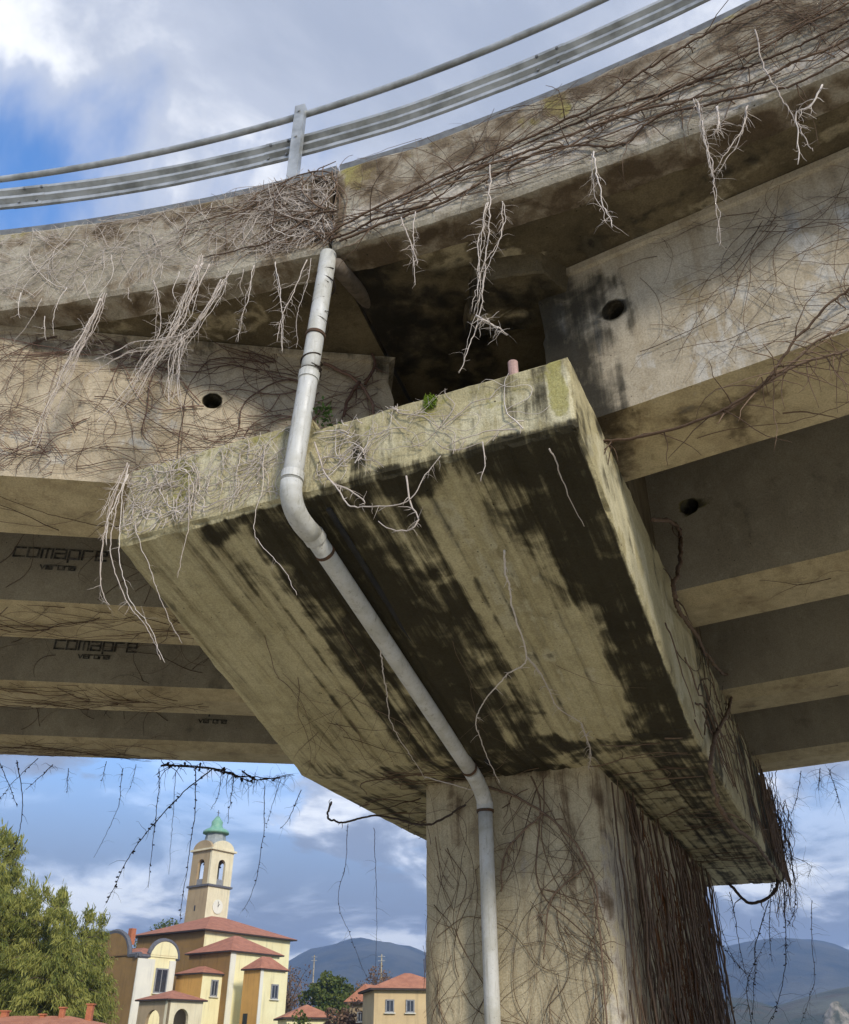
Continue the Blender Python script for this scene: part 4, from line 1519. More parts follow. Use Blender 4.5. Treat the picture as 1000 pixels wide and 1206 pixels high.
    for i, (lines, lab, cp) in enumerate((
            ([[(578, 195), (574, 250), (568, 310), (560, 372), (538, 442)], [(592, 238), (590, 275), (572, 318), (556, 372)], [(574, 240), (566, 290), (562, 350)], [(562, 372), (580, 382), (600, 395)]],
             'tall tangled pale vine hanging over the gap above the pier cap', 2),
            ([[(490, 250), (487, 285), (490, 330)], [(474, 258), (483, 290), (489, 310)]], 'pale forked vine hanging over the dark deck soffit near the joint', 1),
            ([[(698, 180), (701, 210), (707, 235), (717, 265)]], 'single knotty pale vine hanging from the sunlit edge beam', 2),
            ([[(818, 118), (826, 160), (838, 205), (845, 240), (849, 285)], [(822, 120), (832, 165), (842, 205)], [(880, 125), (874, 155), (855, 185), (845, 205)], [(845, 125), (846, 150), (840, 152)]],
             'Y-shaped pale vine with knotty stem hanging before the sunlit girder', 2),
            ([[(890, 35), (905, 80), (918, 108), (930, 135), (945, 160), (955, 182)], [(968, 98), (955, 125), (938, 130), (936, 150), (940, 190)]], 'loose forked pale vine hanging clear of the sunlit edge beam end', 1))):
        bundle('hanging_vine', 'stem_pale', lab, lines, FH, 0.0085, 70 + i, cp, 3, 14, 0.13, rough=0.014)
    # vines under the cap
    so = lambda off: (lambda x, y: at_plane(x, y, cap3(0, 0, ZE - off), NSOF))
    nv = np.cross(cap3(0, 1, 0) - cap3(0, 0, 0), cap3(S_K, 0, ZF) - cap3(0, 0, ZE))
    NSOF = nv / np.linalg.norm(nv)
    bundle('hanging_vine', 'stem_pale', 'white forked vine dangling under the stained pier cap', [
        [(594, 648), (600, 680), (605, 715), (624, 776), (600, 795), (572, 825), (562, 850), (570, 880), (590, 922)], [(622, 774), (640, 800), (655, 832), (685, 853)], [(684, 852), (694, 880), (692, 905)]],
        so(0.16), 0.0125, 81, 1, 1, 12, 0.09, rough=0.008)
    bundle('hanging_vine', 'stem_pale', 'thin pale vine hanging from the sloping drainpipe', [[(447, 752), (451, 800), (462, 850), (500, 915)], [(500, 915), (560, 930)]], so(0.14), 0.008, 82, 1, 1, 4, 0.06)
    bundle('hanging_vine', 'stem_pale', 'straight pale twig pressed against the black stain under the cap', [[(647, 530), (662, 562), (690, 620)]], so(0.05), 0.009, 83, 1, 1, 0)
    EF = on_wall(cap3(0, 0, 0)[:2], AX, 0.05)
    bundle('hanging_vine', 'stem_pale', 'pale looping vine beside the drainpipe elbow', [
        [(384, 560), (400, 578), (412, 596), (440, 598), (482, 592), (500, 565), (520, 540)], [(478, 560), (480, 592), (490, 612), (482, 626), (464, 628), (445, 616)], [(370, 520), (385, 560), (415, 575), (432, 590), (424, 596)]],
        EF, 0.0085, 84, 1, 1, 10, 0.10)
    bundle('hanging_vine', 'stem_pale', 'short pale vine hanging off the middle of the cap end', [[(567, 520), (570, 545), (565, 565)]], EF, 0.006, 85, 1, 1, 4, 0.06)
    bundle('hanging_vine', 'stem_pale', 'pale bunch of vine tips hanging past the lower corner of the pier cap', [
        [(150, 545), (130, 600), (123, 640), (121, 690), (130, 714)], [(150, 560), (128, 610), (120, 640)], [(152, 548), (138, 600), (132, 650), (148, 705), (168, 735), (185, 777)], [(142, 560), (118, 610)]],
        EF, 0.008, 86, 2, 3, 10, 0.10)
    bundle('hanging_vine', 'stem_pale', 'pale vine hanging from the mossy part of the cap end', [[(222, 560), (222, 610), (215, 650), (208, 680)], [(160, 625), (180, 670), (200, 720), (215, 760)]], EF, 0.0055, 87, 1, 1, 6, 0.08)
    bundle('hanging_vine', 'stem_pale', 'curved vine hanging down the cap end beside the drainpipe', [[(345, 500), (312, 525), (306, 580), (300, 620), (306, 640), (335, 670), (350, 700)]], EF, 0.0065, 88, 1, 1, 6, 0.08)
    # --- thick single stems
    bundle('thick_vine', 'stem_red', 'reddish thick vine stem forking on the girder behind the drainpipe', [[(382, 428), (415, 445), (435, 470), (442, 495)], [(424, 450), (410, 470), (405, 490)], [(430, 452), (442, 430), (438, 410)]],
           on_wall(L_OUT[0], LN, 0.05), 0.014, 91, 1, 0, 4, 0.2, k=7, thin=0.7)
    bundle('thick_vine', 'stem_brown', 'thick brown vine stem rising along the lower edge of the sunlit girder', [[(700, 520), (760, 515), (850, 490), (905, 455), (940, 405), (975, 365), (1010, 330)], [(905, 450), (960, 405), (1010, 380)], [(850, 488), (940, 430), (1010, 410)]],
           on_wall(R_OUT[0], RN, 0.06), 0.009, 92, 1, 0, 14, 0.5, k=7, thin=0.7)
    bundle('thick_vine', 'stem_brown', 'long dark vine stem slung along the sunlit edge beam', [
        [(388, 284), (450, 255), (500, 236), (560, 192), (665, 147), (750, 117), (825, 95), (915, 66), (1010, 18)], [(395, 270), (500, 215), (600, 172), (700, 122), (770, 76), (830, 42), (920, -5)],
        [(400, 285), (520, 236), (640, 178), (725, 172), (780, 137), (915, 105), (1010, 62)], [(560, 200), (700, 150), (800, 120), (905, 90), (1010, 40)], [(700, 150), (800, 105), (900, 55), (1010, 0)]],
        on_fascia(0.035), 0.0085, 93, 1, 1, 20, 0.45, k=6, thin=0.8)
    CR = on_wall(cap3(0, 0, 0)[:2], -WX, 0.06) if False else on_wall(cap3(0, -0.06, 0)[:2], WX, 0.0)
    bundle('thick_vine', 'stem_brown', 'thick vine climbing the long cap side and looping below its far corner', [[(768, 612), (795, 628), (798, 665), (792, 700), (812, 735), (850, 790), (868, 800), (862, 830), (840, 885), (843, 930), (858, 965), (900, 1005), (917, 1035)]],
           CR, 0.017, 94, 1, 0, 6, 0.3, k=7, thin=0.9)
    FAR = lambda x, y: at_y(x, y, 14.9)
    bundle('thick_vine', 'stem_dark', 'dark vine loop hanging clear below the far lower corner of the cap', [[(916, 1034), (912, 1050), (896, 1062), (880, 1062), (866, 1048), (858, 1040)]], FAR, 0.030, 95, 1, 0, 3, 0.3, k=7, thin=0.9)
    bundle('thick_vine', 'stem_dark', 'black cable-like stem drooping under the cap beside the column head', [[(390, 945), (388, 962), (402, 968), (440, 962), (495, 972), (520, 965), (548, 948)]], lambda x, y: at_z(x, y, ZF - 0.10) if x < 480 else at_plane(x, y, cap3(3.93, 0, 0), np.array([*AX, 0])), 0.012, 96, 1, 0, 3, 0.1, k=6, thin=0.9)
    bundle('thick_vine', 'stem_brown', 'stout brown vine branching down the narrow column face from the pipe clamp', [[(566, 925), (610, 940), (660, 975), (690, 1020), (705, 1080), (715, 1206)], [(640, 958), (600, 1000), (590, 1050)], [(690, 1020), (650, 1060), (640, 1130)]],
           on_wall(cap3(4.0, 0, 0)[:2], AX, 0.05), 0.010, 97, 1, 0, 10, 0.4, k=6, thin=0.6)
    # --- dark vines against the sky under the far edge
    BK = lambda x, y: at_y(x, y, 14.4)
    bundle('trailing_vine', 'stem_dark', 'long budded dark vine slanting down across the sky towards the conifer', [[(250, 905), (215, 935), (178, 975), (150, 1015), (127, 1062)], [(250, 905), (280, 915), (330, 918)]], BK, 0.011, 101, 1, 1, 14, 0.25, buds=True)
    hang = [[(80, 905), (78, 935)], [(125, 897), (120, 920)], [(146, 905), (140, 955), (112, 1010)], [(187, 905), (183, 955), (172, 1045)], [(230, 905), (228, 965), (220, 1025), (212, 1085)], [(275, 915), (268, 970)],
            [(312, 925), (310, 980), (300, 1040), (285, 1075)], [(355, 930), (342, 960), (330, 975)], [(410, 970), (407, 1015), (398, 1060), (415, 1105), (435, 1160)], [(440, 975), (441, 1060), (440, 1160)], [(207, 910), (200, 1030)],
            [(20, 895), (26, 945), (20, 990), (5, 1010)], [(0, 895), (12, 925), (22, 950)], [(62, 900), (30, 930)], [(330, 918), (318, 950), (312, 975)], [(45, 893), (20, 915), (0, 940)], [(262, 905), (258, 935), (250, 955)], [(300, 910), (296, 935)], [(160, 900), (152, 930)]]
    for i, ln in enumerate(hang):
        bundle('trailing_vine', 'stem_dark', 'thin dark budded vine trailing against the sky below the lettered girders', [ln], BK, 0.0060 if i not in (8, 9, 10) else 0.0045, 110 + i, 1, 1, 8, 0.24, buds=(i not in (9, 10)), group='dark vines trailing below the far girder')
    bundle('trailing_vine', 'stem_dark', 'dark twiggy clump caught on the far girder bottom beside the cap', [[(285, 908), (300, 918), (320, 917), (345, 913)], [(190, 902), (215, 900), (262, 903), (300, 915)]], BK, 0.014, 140, 2, 2, 14, 0.4, buds=True)
    BR = lambda x, y: at_y(x, y, 15.2)
    rr = random.Random(8)
    lines = [[(842, 1050), (850, 1100), (868, 1140), (890, 1165)], [(905, 1060), (893, 1110), (890, 1150), (886, 1206)], [(955, 1060), (952, 1100), (957, 1150), (950, 1180), (940, 1206)], [(922, 1010), (925, 1080), (925, 1130), (915, 1180), (905, 1206)],
             [(860, 1050), (870, 1110), (880, 1150)], [(908, 1040), (910, 1090), (912, 1135)], [(846, 1140), (862, 1180), (870, 1192)], [(935, 1010), (955, 1020), (952, 1035)], [(885, 1206), (882, 1160), (905, 1120)], [(930, 990), (938, 1060), (930, 1090)],
             [(920, 1000), (928, 1040), (920, 1075)], [(838, 1080), (850, 1110), (880, 1145)], [(975, 905), (985, 950)], [(945, 908), (940, 945), (935, 960)], [(965, 905), (962, 930)]]
    for i, ln in enumerate(lines):
        bundle('trailing_vine', 'stem_dark', 'thin dark twiggy vine trailing beside the creeper-covered column', [ln], BR, 0.0062, 150 + i, 1, 2, 18, 0.34, buds=True, group='dark vines trailing beside the column')
    mb = MB()
    for _ in range(70):
        x = rr.uniform(900, 928)
        y = rr.uniform(900, 990) if x < 915 else rr.uniform(940, 1000)
        l = rr.uniform(40, 120)
        pts = [BR(x + rr.gauss(0, 3) + q * 8, y + l * q) for q in (0, .33, .66, 1)]
        strand(mb, pts, 0.008 * rr.uniform(0.5, 1.2), rr, 4, 0.3, 0.03, False, k=3)
    plant('trailing_vine', mb, 'stem_brown', 'bushy dark vine mass hanging off the far end of the pier cap', 'vine')
    # tendrils gripping the top of the pipe
    mb = MB()
    pa = cap3(-0.12, 2.0, ZE + 0.06)
    pb = np.array([*at_z(389, 300, Z_SO)[:2], Z_SO])
    rng = random.Random(77)
    for i in range(11):
        q = rng.uniform(0.40, 0.98)
        c = pa + (pb - pa) * q
        a0 = rng.uniform(0, 6.28)
        turns = rng.uniform(0.4, 1.1)
        hh = rng.uniform(-0.25, 0.25)
        th = np.linspace(0, turns * 6.28, 26)
        rad = 0.079
        P = np.stack([c[0] + rad * np.cos(a0 + th), c[1] + rad * np.sin(a0 + th), c[2] + hh * th / 6.28], -1)
        mb.tube(P, 0.0035 if i % 3 else 0.007, 4, np.array([rng.random() * 0.5, 0, 0]))
    plant('vine_tendrils', mb, 'stem_dark', 'thin dark tendrils wound round the upper drainpipe', 'vine', kind='stuff')
    # moss tuft and ivy
    for px, py, nm, lab, mat, n, sz in ((507, 474, 'moss_tuft', 'bright green moss tuft on the cap end', 'moss', 260, 0.014),):
        mb = MB()
        c = at_plane(px, py, cap3(-0.004, 0, 0), np.array([*AX, 0]))
        for _ in range(n):
            d = np.array([rng.gauss(0, 0.022), 0, rng.gauss(0, 0.028)])
            p = c + np.array([*(WX * d[0]), d[2]])
            nrm = np.array([*(-AX), 0.3]) + np.array([rng.gauss(0, .4), rng.gauss(0, .4), rng.gauss(0, .4)])
            mb.tube(np.array([p, p + nrm * 0.02]), [0.005, 0.001], 4)
        plant(nm, mb, mat, lab, 'moss')
    mb = MB()
    c = at_plane(382, 487, cap3(-0.05, 0, 0), np.array([*AX, 0]))
    for _ in range(60):
        p = c + np.array([rng.gauss(0, 0.035), rng.gauss(0, 0.03), rng.gauss(0, 0.06)])
        u = np.array([rng.gauss(0, 1), rng.gauss(0, 1), rng.gauss(0, 1)])
        u /= np.linalg.norm(u)
        w = np.cross(u, [rng.gauss(0, 1), rng.gauss(0, 1), rng.gauss(0, 1)])
        w /= np.linalg.norm(w) + 1e-6
        s_ = rng.uniform(0.012, 0.028)
        mb.add([p, p + u * s_ + w * s_ * .6, p + u * s_ * 2, p + u * s_ - w * s_ * .6], [(0, 1, 2, 3)], np.array([rng.random(), 0, 0]))
    plant('ivy_sprig', mb, 'ivy', 'small green leafy sprig tucked behind the drainpipe', 'plant')


M['rust_leaf'] = plain('withered_leaf', (0.13, 0.055, 0.02), (0.20, 0.085, 0.03), 0.9, 30.0, attr=True)
build_vines()


# ------------------------------------------------------------------ the village behind
def xr(px, py):
    d = ray(px, py)
    return d[0] / d[1]


def zat(px, py, D):
    d = ray(px, py)
    return EYE + d[2] / d[1] * D


CH_A = 36.0
E1 = np.array([-math.cos(R(CH_A)), math.sin(R(CH_A))])     # along the shaded sides (left, away)
E2 = np.array([math.sin(R(CH_A)), math.cos(R(CH_A))])      # along the sunny sides (right, away)


def reach(p, e, px, py):
    """length along e from p until picture column px"""
    k = xr(px, py)
    return (k * p[1] - p[0]) / (e[0] - k * e[1])


W = {}


def plaster(name, a, b2):
    m, t, b = mat_base(name)
    p = t.pos()
    n = t.noise(p, 0.5, 7, 0.65)
    st = t.noise(t.mapping(p, scale=(2.2, 2.2, 0.18)), 1.0, 6, 0.65)
    c = t.mix(t.sstep(n, 0.35, 0.68), a, b2)
    c = t.mix(t.math('MULTIPLY', t.sstep(st, 0.48, 0.74), 0.45), c, tuple(x * 0.55 for x in b2))
    t.put(b.inputs['Base Color'], c)
    b.inputs['Roughness'].default_value = 0.92
    return m


W['ochre'] = plaster('shaded_ochre_plaster', (0.29, 0.17, 0.055), (0.24, 0.14, 0.045))  # ochre darkened, shade of the sides away from the sun painted in
W['orange'] = plaster('shaded_orange_plaster', (0.62, 0.34, 0.09), (0.55, 0.30, 0.08))  # only on sides away from the sun, their shade in the colour
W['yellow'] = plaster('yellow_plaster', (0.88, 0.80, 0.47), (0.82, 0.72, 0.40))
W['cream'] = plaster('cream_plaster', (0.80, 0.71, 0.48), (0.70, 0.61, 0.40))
W['tan'] = plaster('tan_and_shaded_cream_plaster', (0.44, 0.33, 0.19), (0.38, 0.28, 0.16))  # house paint, and cream plaster with shade painted in on tower and porch
W['white'] = plaster('white_trim', (0.80, 0.76, 0.62), (0.72, 0.69, 0.58))
W['beige'] = plaster('beige_plaster', (0.60, 0.45, 0.24), (0.53, 0.39, 0.21))
W['eave'] = plain('dark_eave_board', (0.05, 0.04, 0.035), (0.08, 0.06, 0.05), 0.9)
W['slate'] = plain('grey_stone_coping', (0.14, 0.14, 0.15), (0.10, 0.10, 0.11), 0.8)
W['copper'] = plain('green_copper', (0.16, 0.36, 0.25), (0.24, 0.42, 0.30), 0.6, 2.0)
W['lead'] = plain('grey_lead', (0.32, 0.34, 0.33), (0.24, 0.26, 0.25), 0.6, 2.0)
W['pane'] = plain('window_glass', (0.03, 0.035, 0.045), (0.05, 0.055, 0.065), 0.15, 3.0, spec=0.6)
W['shutter'] = plain('grey_shutter', (0.30, 0.30, 0.30), (0.22, 0.22, 0.22), 0.8)
W['bronze'] = plain('bell_bronze', (0.10, 0.08, 0.05), (0.06, 0.05, 0.03), 0.5, metal=0.6)
W['roof'] = roof_tiles('terracotta_tiles', (0.52, 0.21, 0.12), (0.40, 0.155, 0.085), 3.0)
W['roof2'] = roof_tiles('orange_tiles', (0.58, 0.24, 0.125), (0.46, 0.175, 0.09), 3.0)
W['brick'] = plain('terracotta_pot', (0.46, 0.17, 0.08), (0.36, 0.12, 0.06), 0.9, 5.0)
W['door'] = plain('dark_door', (0.03, 0.035, 0.03), (0.04, 0.04, 0.035), 0.8)


def v3(p, z):
    return np.array([p[0], p[1], z])


def block(root, p, la, lb, z0, z1, left_m, right_m, ea=None, eb=None):
    """plastered walls: sides along ea (sunny) and eb (shaded), one mesh with two paints"""
    org = local(root)
    ea = E2 if ea is None else ea
    eb = E1 if eb is None else eb
    g = MB()
    q = [p, p + ea * la, p + ea * la + eb * lb, p + eb * lb]
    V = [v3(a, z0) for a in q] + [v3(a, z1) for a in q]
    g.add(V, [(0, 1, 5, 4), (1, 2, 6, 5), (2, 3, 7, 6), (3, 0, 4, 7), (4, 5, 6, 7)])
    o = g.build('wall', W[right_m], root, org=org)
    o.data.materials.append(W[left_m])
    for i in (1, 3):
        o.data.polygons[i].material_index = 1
    return o


def hip(root, p, la, lb, z1, h, over=0.6, mat='roof', inset=None, ea=None, eb=None):
    org = local(root)
    ea = E2 if ea is None else ea
    eb = E1 if eb is None else eb
    a0, a1, b0, b1 = -over, la + over, -over, lb + over
    c = lambda a, b, z: v3(p + ea * a + eb * b, z)
    sh = min(a1 - a0, b1 - b0) / 2
    if (a1 - a0) > (b1 - b0):
        r0, r1 = (a0 + sh, (b0 + b1) / 2), (a1 - sh + 0.01, (b0 + b1) / 2)
    else:
        r0, r1 = ((a0 + a1) / 2, b0 + sh), ((a0 + a1) / 2, b1 - sh + 0.01)
    g = MB()
    zt = z1 + 0.16
    V = [c(a0, b0, zt), c(a1, b0, zt), c(a1, b1, zt), c(a0, b1, zt), c(*r0, zt + h), c(*r1, zt + h)]
    if (a1 - a0) > (b1 - b0):
        F = [(0, 1, 5, 4), (1, 2, 5), (2, 3, 4, 5), (3, 0, 4)]
    else:
        F = [(0, 1, 4), (1, 2, 5, 4), (2, 3, 5), (3, 0, 4, 5)]
    g.add(V, F + [(3, 2, 1, 0)])
    ro = g.build('roof', W[mat], root, org=org)
    g = MB()
    V = [c(a0 + .04, b0 + .04, z1 + 0.002), c(a1 - .04, b0 + .04, z1 + 0.002), c(a1 - .04, b1 - .04, z1 + 0.002), c(a0 + .04, b1 - .04, z1 + 0.002)]
    V += [v + np.array([0, 0, 0.15]) for v in V]
    g.add(V, [(3, 2, 1, 0), (4, 5, 6, 7), (0, 1, 5, 4), (1, 2, 6, 5), (2, 3, 7, 6), (3, 0, 4, 7)])
    g.build('eaves', W['eave'], ro, org=org)
    return ro


def window(root, p, e, n, u, z, w, h, mat='pane', frame='white', arched=False):
    """p base corner, e along wall, n outward normal; centre at u, z"""
    org = local(root)
    c = v3(p + e * u + n * 0.02, z)
    e3, n3, up = np.array([*e, 0]), np.array([*n, 0]), np.array([0, 0, 1.0])
    g = MB()
    t = min(0.16, w * 0.16)
    for dx, dz, sw, sh in ((-(w / 2), 0, t, h + t), ((w / 2), 0, t, h + t), (0, h / 2, w, t), (0, -h / 2, w, t), (0, 0, t * .5, h)):
        g.box(c + e3 * dx + up * dz + n3 * 0.04, (sw, 0.12, sh), [e3, n3, up])
    f = g.build('window', W[frame], root, org=org)
    g = MB()
    g.box(c, (w - t, 0.06, h - t), [e3, n3, up])
    g.build('pane', W[mat], f, org=org)
    g = MB()
    g.box(c + up * (-h / 2 - t * .8) + n3 * 0.1, (w + t * 3, 0.24, t * .6), [e3, n3, up])
    g.build('sill', W['white'], f, org=org)
    return f


def arch_wall(root, p, e, n, length, z0, z1, openings, thick, mat, name='wall'):
    """a wall with arched openings cut from the bottom up (or from a sill)"""
    org = local(root)
    g = MB()
    e3, n3 = np.array([*e, 0]), np.array([*n, 0])
    pts = [(0, z0)]
    for (c, w, ztop) in openings:
        r = w / 2
        pts += [(c - r, z0), (c - r, ztop - r)]
        for a in np.linspace(math.pi, 0, 10)[1:-1]:
            pts.append((c + r * math.cos(a), ztop - r + r * math.sin(a)))
        pts += [(c + r, ztop - r), (c + r, z0)]
    pts += [(length, z0), (length, z1), (0, z1)]
    poly = [v3(p + e * u, z) for u, z in pts]
    g.prism(poly, -n3 * thick)
    import bmesh
    o = g.build(name, W[mat], root, org=org)
    bm = bmesh.new()
    bm.from_mesh(o.data)
    bmesh.ops.recalc_face_normals(bm, faces=bm.faces)
    bmesh.ops.triangulate(bm, faces=[f for f in bm.faces if len(f.verts) > 4])
    bm.to_mesh(o.data)
    bm.free()
    return o


def lathe(root, name, c, prof, mat, k=12, smooth=True, a0=0.0):
    org = local(root)
    g = MB()
    th = np.linspace(0, 2 * math.pi, k + 1) + a0
    V = np.array([[[c[0] + r * math.cos(t), c[1] + r * math.sin(t), z] for t in th] for r, z in prof])
    g.grid(V, flip=False)
    return g.build(name, W[mat], root, smooth=smooth, org=org, merge=0.0005)


def build_church():
    D = 134.0
    p_n = np.array([xr(242, 1095) * D, D])
    root = empty('church', (*p_n, 0), 'yellow and ochre church with red tiled roofs and tall bell tower', 'church')
    org = local(root)
    NL, NR = -E2, -E1           # outward normals of shaded (left) and sunny (right) sides
    # nave
    z1 = zat(242, 1096, D)
    lb, la = reach(p_n, E1, 163, 1100), 17.0
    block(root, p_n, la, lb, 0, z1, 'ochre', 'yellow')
    hip(root, p_n, la, lb, z1, 2.9, 0.8)
    # transept
    Dt = 126.0
    p = np.array([xr(272, 1122) * Dt, Dt])
    z1 = zat(272, 1121, Dt)
    la, lb = reach(p, E2, 329, 1130), reach(p, E1, 241, 1125) + 3
    block(root, p, la, lb, 0, z1, 'ochre', 'yellow')
    hip(root, p, la, lb, z1, 2.3, 0.5)
    for q, e in ((p, 0),):
        g = MB()
        g.box([*(q + E2 * 0.45 + NR * 0.05), z1 / 2], (0.9, 0.12, z1 - 0.02), [[*E2, 0], [*NR, 0], [0, 0, 1]])
        g.build('pilaster', W['white'], root, org=org)
    # apse
    Da = 122.5
    p = np.array([xr(307, 1144) * Da, Da])
    z1 = zat(307, 1142, Da)
    la, lb = reach(p, E2, 336, 1150), reach(p, E1, 287, 1150)
    block(root, p, la, lb, 0, z1, 'orange', 'yellow')
    hip(root, p, la, lb, z1, 1.5, 0.35)
    g = MB()
    g.box([*(p + E2 * 0.25 + NR * 0.04), z1 / 2], (0.5, 0.10, z1 - 0.02), [[*E2, 0], [*NR, 0], [0, 0, 1]])
    g.build('pilaster', W['white'], root, org=org)
    window(root, p, E2, NR, reach(p, E2, 323, 1168), zat(323, 1168, Da + 2), 1.1, 1.5, 'pane', 'shutter')
    g = MB()
    u = reach(p, E1, 289, 1197)
    g.box([*(p + E1 * u + NL * 0.03), zat(289, 1200, Da) - 0.6], (0.7, 0.1, 2.4), [[*E1, 0], [*NL, 0], [0, 0, 1]])
    g.build('door', W['door'], root, org=org)
    # mid block
    Dm = 124.0
    p = np.array([xr(239, 1147) * Dm, Dm])
    z1 = zat(239, 1147, Dm)
    la, lb = reach(p, E2, 265, 1150), reach(p, E1, 208, 1150)
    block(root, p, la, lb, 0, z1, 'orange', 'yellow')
    hip(root, p, la, lb, z1, 0.9, 0.4)
    window(root, p, E2, NR, reach(p, E2, 252, 1164), zat(252, 1164, Dm + 2), 1.0, 1.7, 'pane', 'shutter')
    # curved-gable facade block
    Df = 121.0
    p = np.array([xr(163, 1125) * Df, Df])
    zs = zat(163, 1124, Df)
    lb = reach(p, E1, 114, 1125)
    la = reach(p, E2, 207, 1130)
    block(root, p, la, lb, 0, zs - 0.02, 'ochre', 'yellow')
    g = MB()
    hip(root, p, la, lb, zs - 0.05, 1.0, 0.15)

    def gable(e, n, length, c, r, zb, mat):
        th = np.linspace(math.pi, 0, 19)
        pts = [(0, zb)] + [(c + r * math.cos(t), zb + 0.35 * r * 0 + r * 0.85 * math.sin(t)) for t in th] + [(length, zb)]
        poly = [v3(p + e * u + n * 0.12, z) for u, z in pts]
        g = MB()
        g.prism(poly, -np.array([*n, 0]) * 0.5)
        gb = g.build('gable', W[mat], root, org=org, merge=0.001)
        path = [(-0.3, zb)] + [(c - r - 0.3, zb)] + [(c + (r + .1) * math.cos(t), zb + (r + .1) * 0.85 * math.sin(t)) for t in th] + [(c + r + .3, zb), (length + .2, zb)]
        P = np.array([v3(p + e * u - n * 0.1, z) for u, z in path])
        g = MB()
        g.tube(P, 0.30, 6)
        g.build('coping', W['slate'], gb, org=org)
    c_l = reach(p, E1, 134, 1112)
    gable(E1, NL, lb, c_l, 3.3, zs, 'ochre')
    c_r = reach(p, E2, 194, 1120)
    gable(E2, NR, la, c_r, 2.2, zs - 0.1, 'yellow')
    g = MB()
    g.box([*(p + E2 * 1.3 + NR * 0.07), zs / 2 - 0.2], (2.6, 0.16, zs - 0.4), [[*E2, 0], [*NR, 0], [0, 0, 1]])
    g.build('pilaster', W['white'], root, org=org)
    g = MB()
    g.box([*(p + E2 * (la - 0.5) + NR * 0.07), zs / 2 - 0.2], (1.0, 0.16, zs - 0.4), [[*E2, 0], [*NR, 0], [0, 0, 1]])
    g.build('pilaster', W['white'], root, org=org)
    window(root, p, E2, NR, reach(p, E2, 189, 1156), zat(189, 1155, Df + 3), 1.8, 2.6, 'pane', 'shutter')
    ch = p + E1 * (lb * 0.62) + E2 * 2.5
    g = MB()
    g.box([*ch, zs + 2.5], (0.7, 0.7, 1.9), [[*E1, 0], [*E2, 0], [0, 0, 1]])
    g.build('chimney', W['brick'], root, org=org)
    # porch
    Dp = 112.0
    p = np.array([xr(198, 1180) * Dp, Dp])
    z1 = zat(198, 1178, Dp)
    la, lb = reach(p, E2, 239, 1185), reach(p, E1, 164, 1180)
    arch_wall(root, p, E2, NR, la, 0, z1, [(reach(p, E2, 214, 1195), 2.1, zat(214, 1188, Dp + 2))], 0.4, 'cream')
    arch_wall(root, p + E2 * 0.01, E1, NL, lb, 0, z1, [(lb * 0.45, 2.4, zat(178, 1189, Dp + 1))], 0.4, 'tan')
    arch_wall(root, p + E2 * la + E1 * 0.41, E1, E2, lb - 0.41, 0, z1, [], 0.3, 'tan')
    hip(root, p, la, lb, z1, 1.0, 0.4)
    g = MB()
    g.box([*(p + E1 * (lb * .40) + E2 * (la - 0.6)), 2.0], (1.2, 0.1, 3.4), [[*E1, 0], [*E2, 0], [0, 0, 1]])
    g.build('door', W['door'], root, org=org)
    # bell tower
    DT = 150.0
    s = 4.7
    pt = np.array([xr(241, 1080) * DT, DT])
    zb, zbel, ztop = 6.0, zat(243, 1043, DT), zat(250, 1000, DT)
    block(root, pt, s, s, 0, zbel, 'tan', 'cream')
    ctr = pt + (E1 + E2) * s / 2
    ax3 = [[*E2, 0], [*E1, 0], [0, 0, 1]]
    g = MB().box([*ctr, zbel + 0.15], (s + 0.5, s + 0.5, 0.3), ax3)
    g.build('cornice', W['slate'], root, org=org)
    h0 = zbel + 0.30
    oa = zat(247, 1010, DT)
    q = [pt, pt + E2 * s, pt + (E1 + E2) * s, pt + E1 * s]
    for a, e, n, m, ln in ((q[0], E2, NR, 'cream', s), (q[0] + E1 * .01, E1, NL, 'tan', s), (q[3], E2, E1, 'tan', s), (q[1] + E1 * .01, E1, E2, 'tan', s)):
        off = 0.46 if e is E1 else 0.0
        arch_wall(root, a + e * off, e, n, ln - 2 * off, h0, ztop, [(ln / 2 - off, 1.55, oa)], 0.45, m, 'belfry_wall')
        rail = MB()
        mid = a + e * ln / 2 - n * 0.2
        rail.box([*mid, h0 + 0.45], (1.5, 0.12, 0.9), [[*e, 0], [*n, 0], [0, 0, 1]])
        rail.build('parapet', W['shutter'], root, org=org)
    lathe(root, 'bell', ctr, [(0.02, h0 + 3.1), (0.3, h0 + 3.0), (0.42, h0 + 2.4), (0.55, h0 + 1.9), (0.8, h0 + 1.55), (0.78, h0 + 1.5), (0.02, h0 + 1.7)], 'bronze', 14)
    MB().box([*ctr, h0 + 3.2], (s - 1, 0.2, 0.25), ax3).build('bell_beam', W['eave'], root, org=org)
    MB().box([*ctr, ztop + 0.14], (s + 0.7, s + 0.7, 0.28), ax3).build('cornice', W['cream'], root, org=org)
    # rounded pediments on every side
    for a, e, n, m in ((q[0], E2, NR, 'cream'), (q[0], E1, NL, 'tan'), (q[3], E2, E1, 'tan'), (q[1], E1, E2, 'tan')):
        th = np.linspace(math.pi, 0, 13)
        poly = [v3(a + e * (s / 2 + s * 0.47 * math.cos(t)) + n * 0.15, ztop + 0.28 + 1.35 * math.sin(t)) for t in th]
        g = MB()
        g.prism(poly, -np.array([*n, 0]) * 0.5)
        g.build('pediment', W[m], root, org=org)
    zt = ztop + 0.28
    zk = zat(252, 978, DT)
    zz = zat(253, 958, DT)
    lathe(root, 'drum', ctr, [(2.2, zt), (2.1, zt + 1.0), (1.75, zt + 1.7), (1.6, zk)], 'lead', 8, False, R(10))
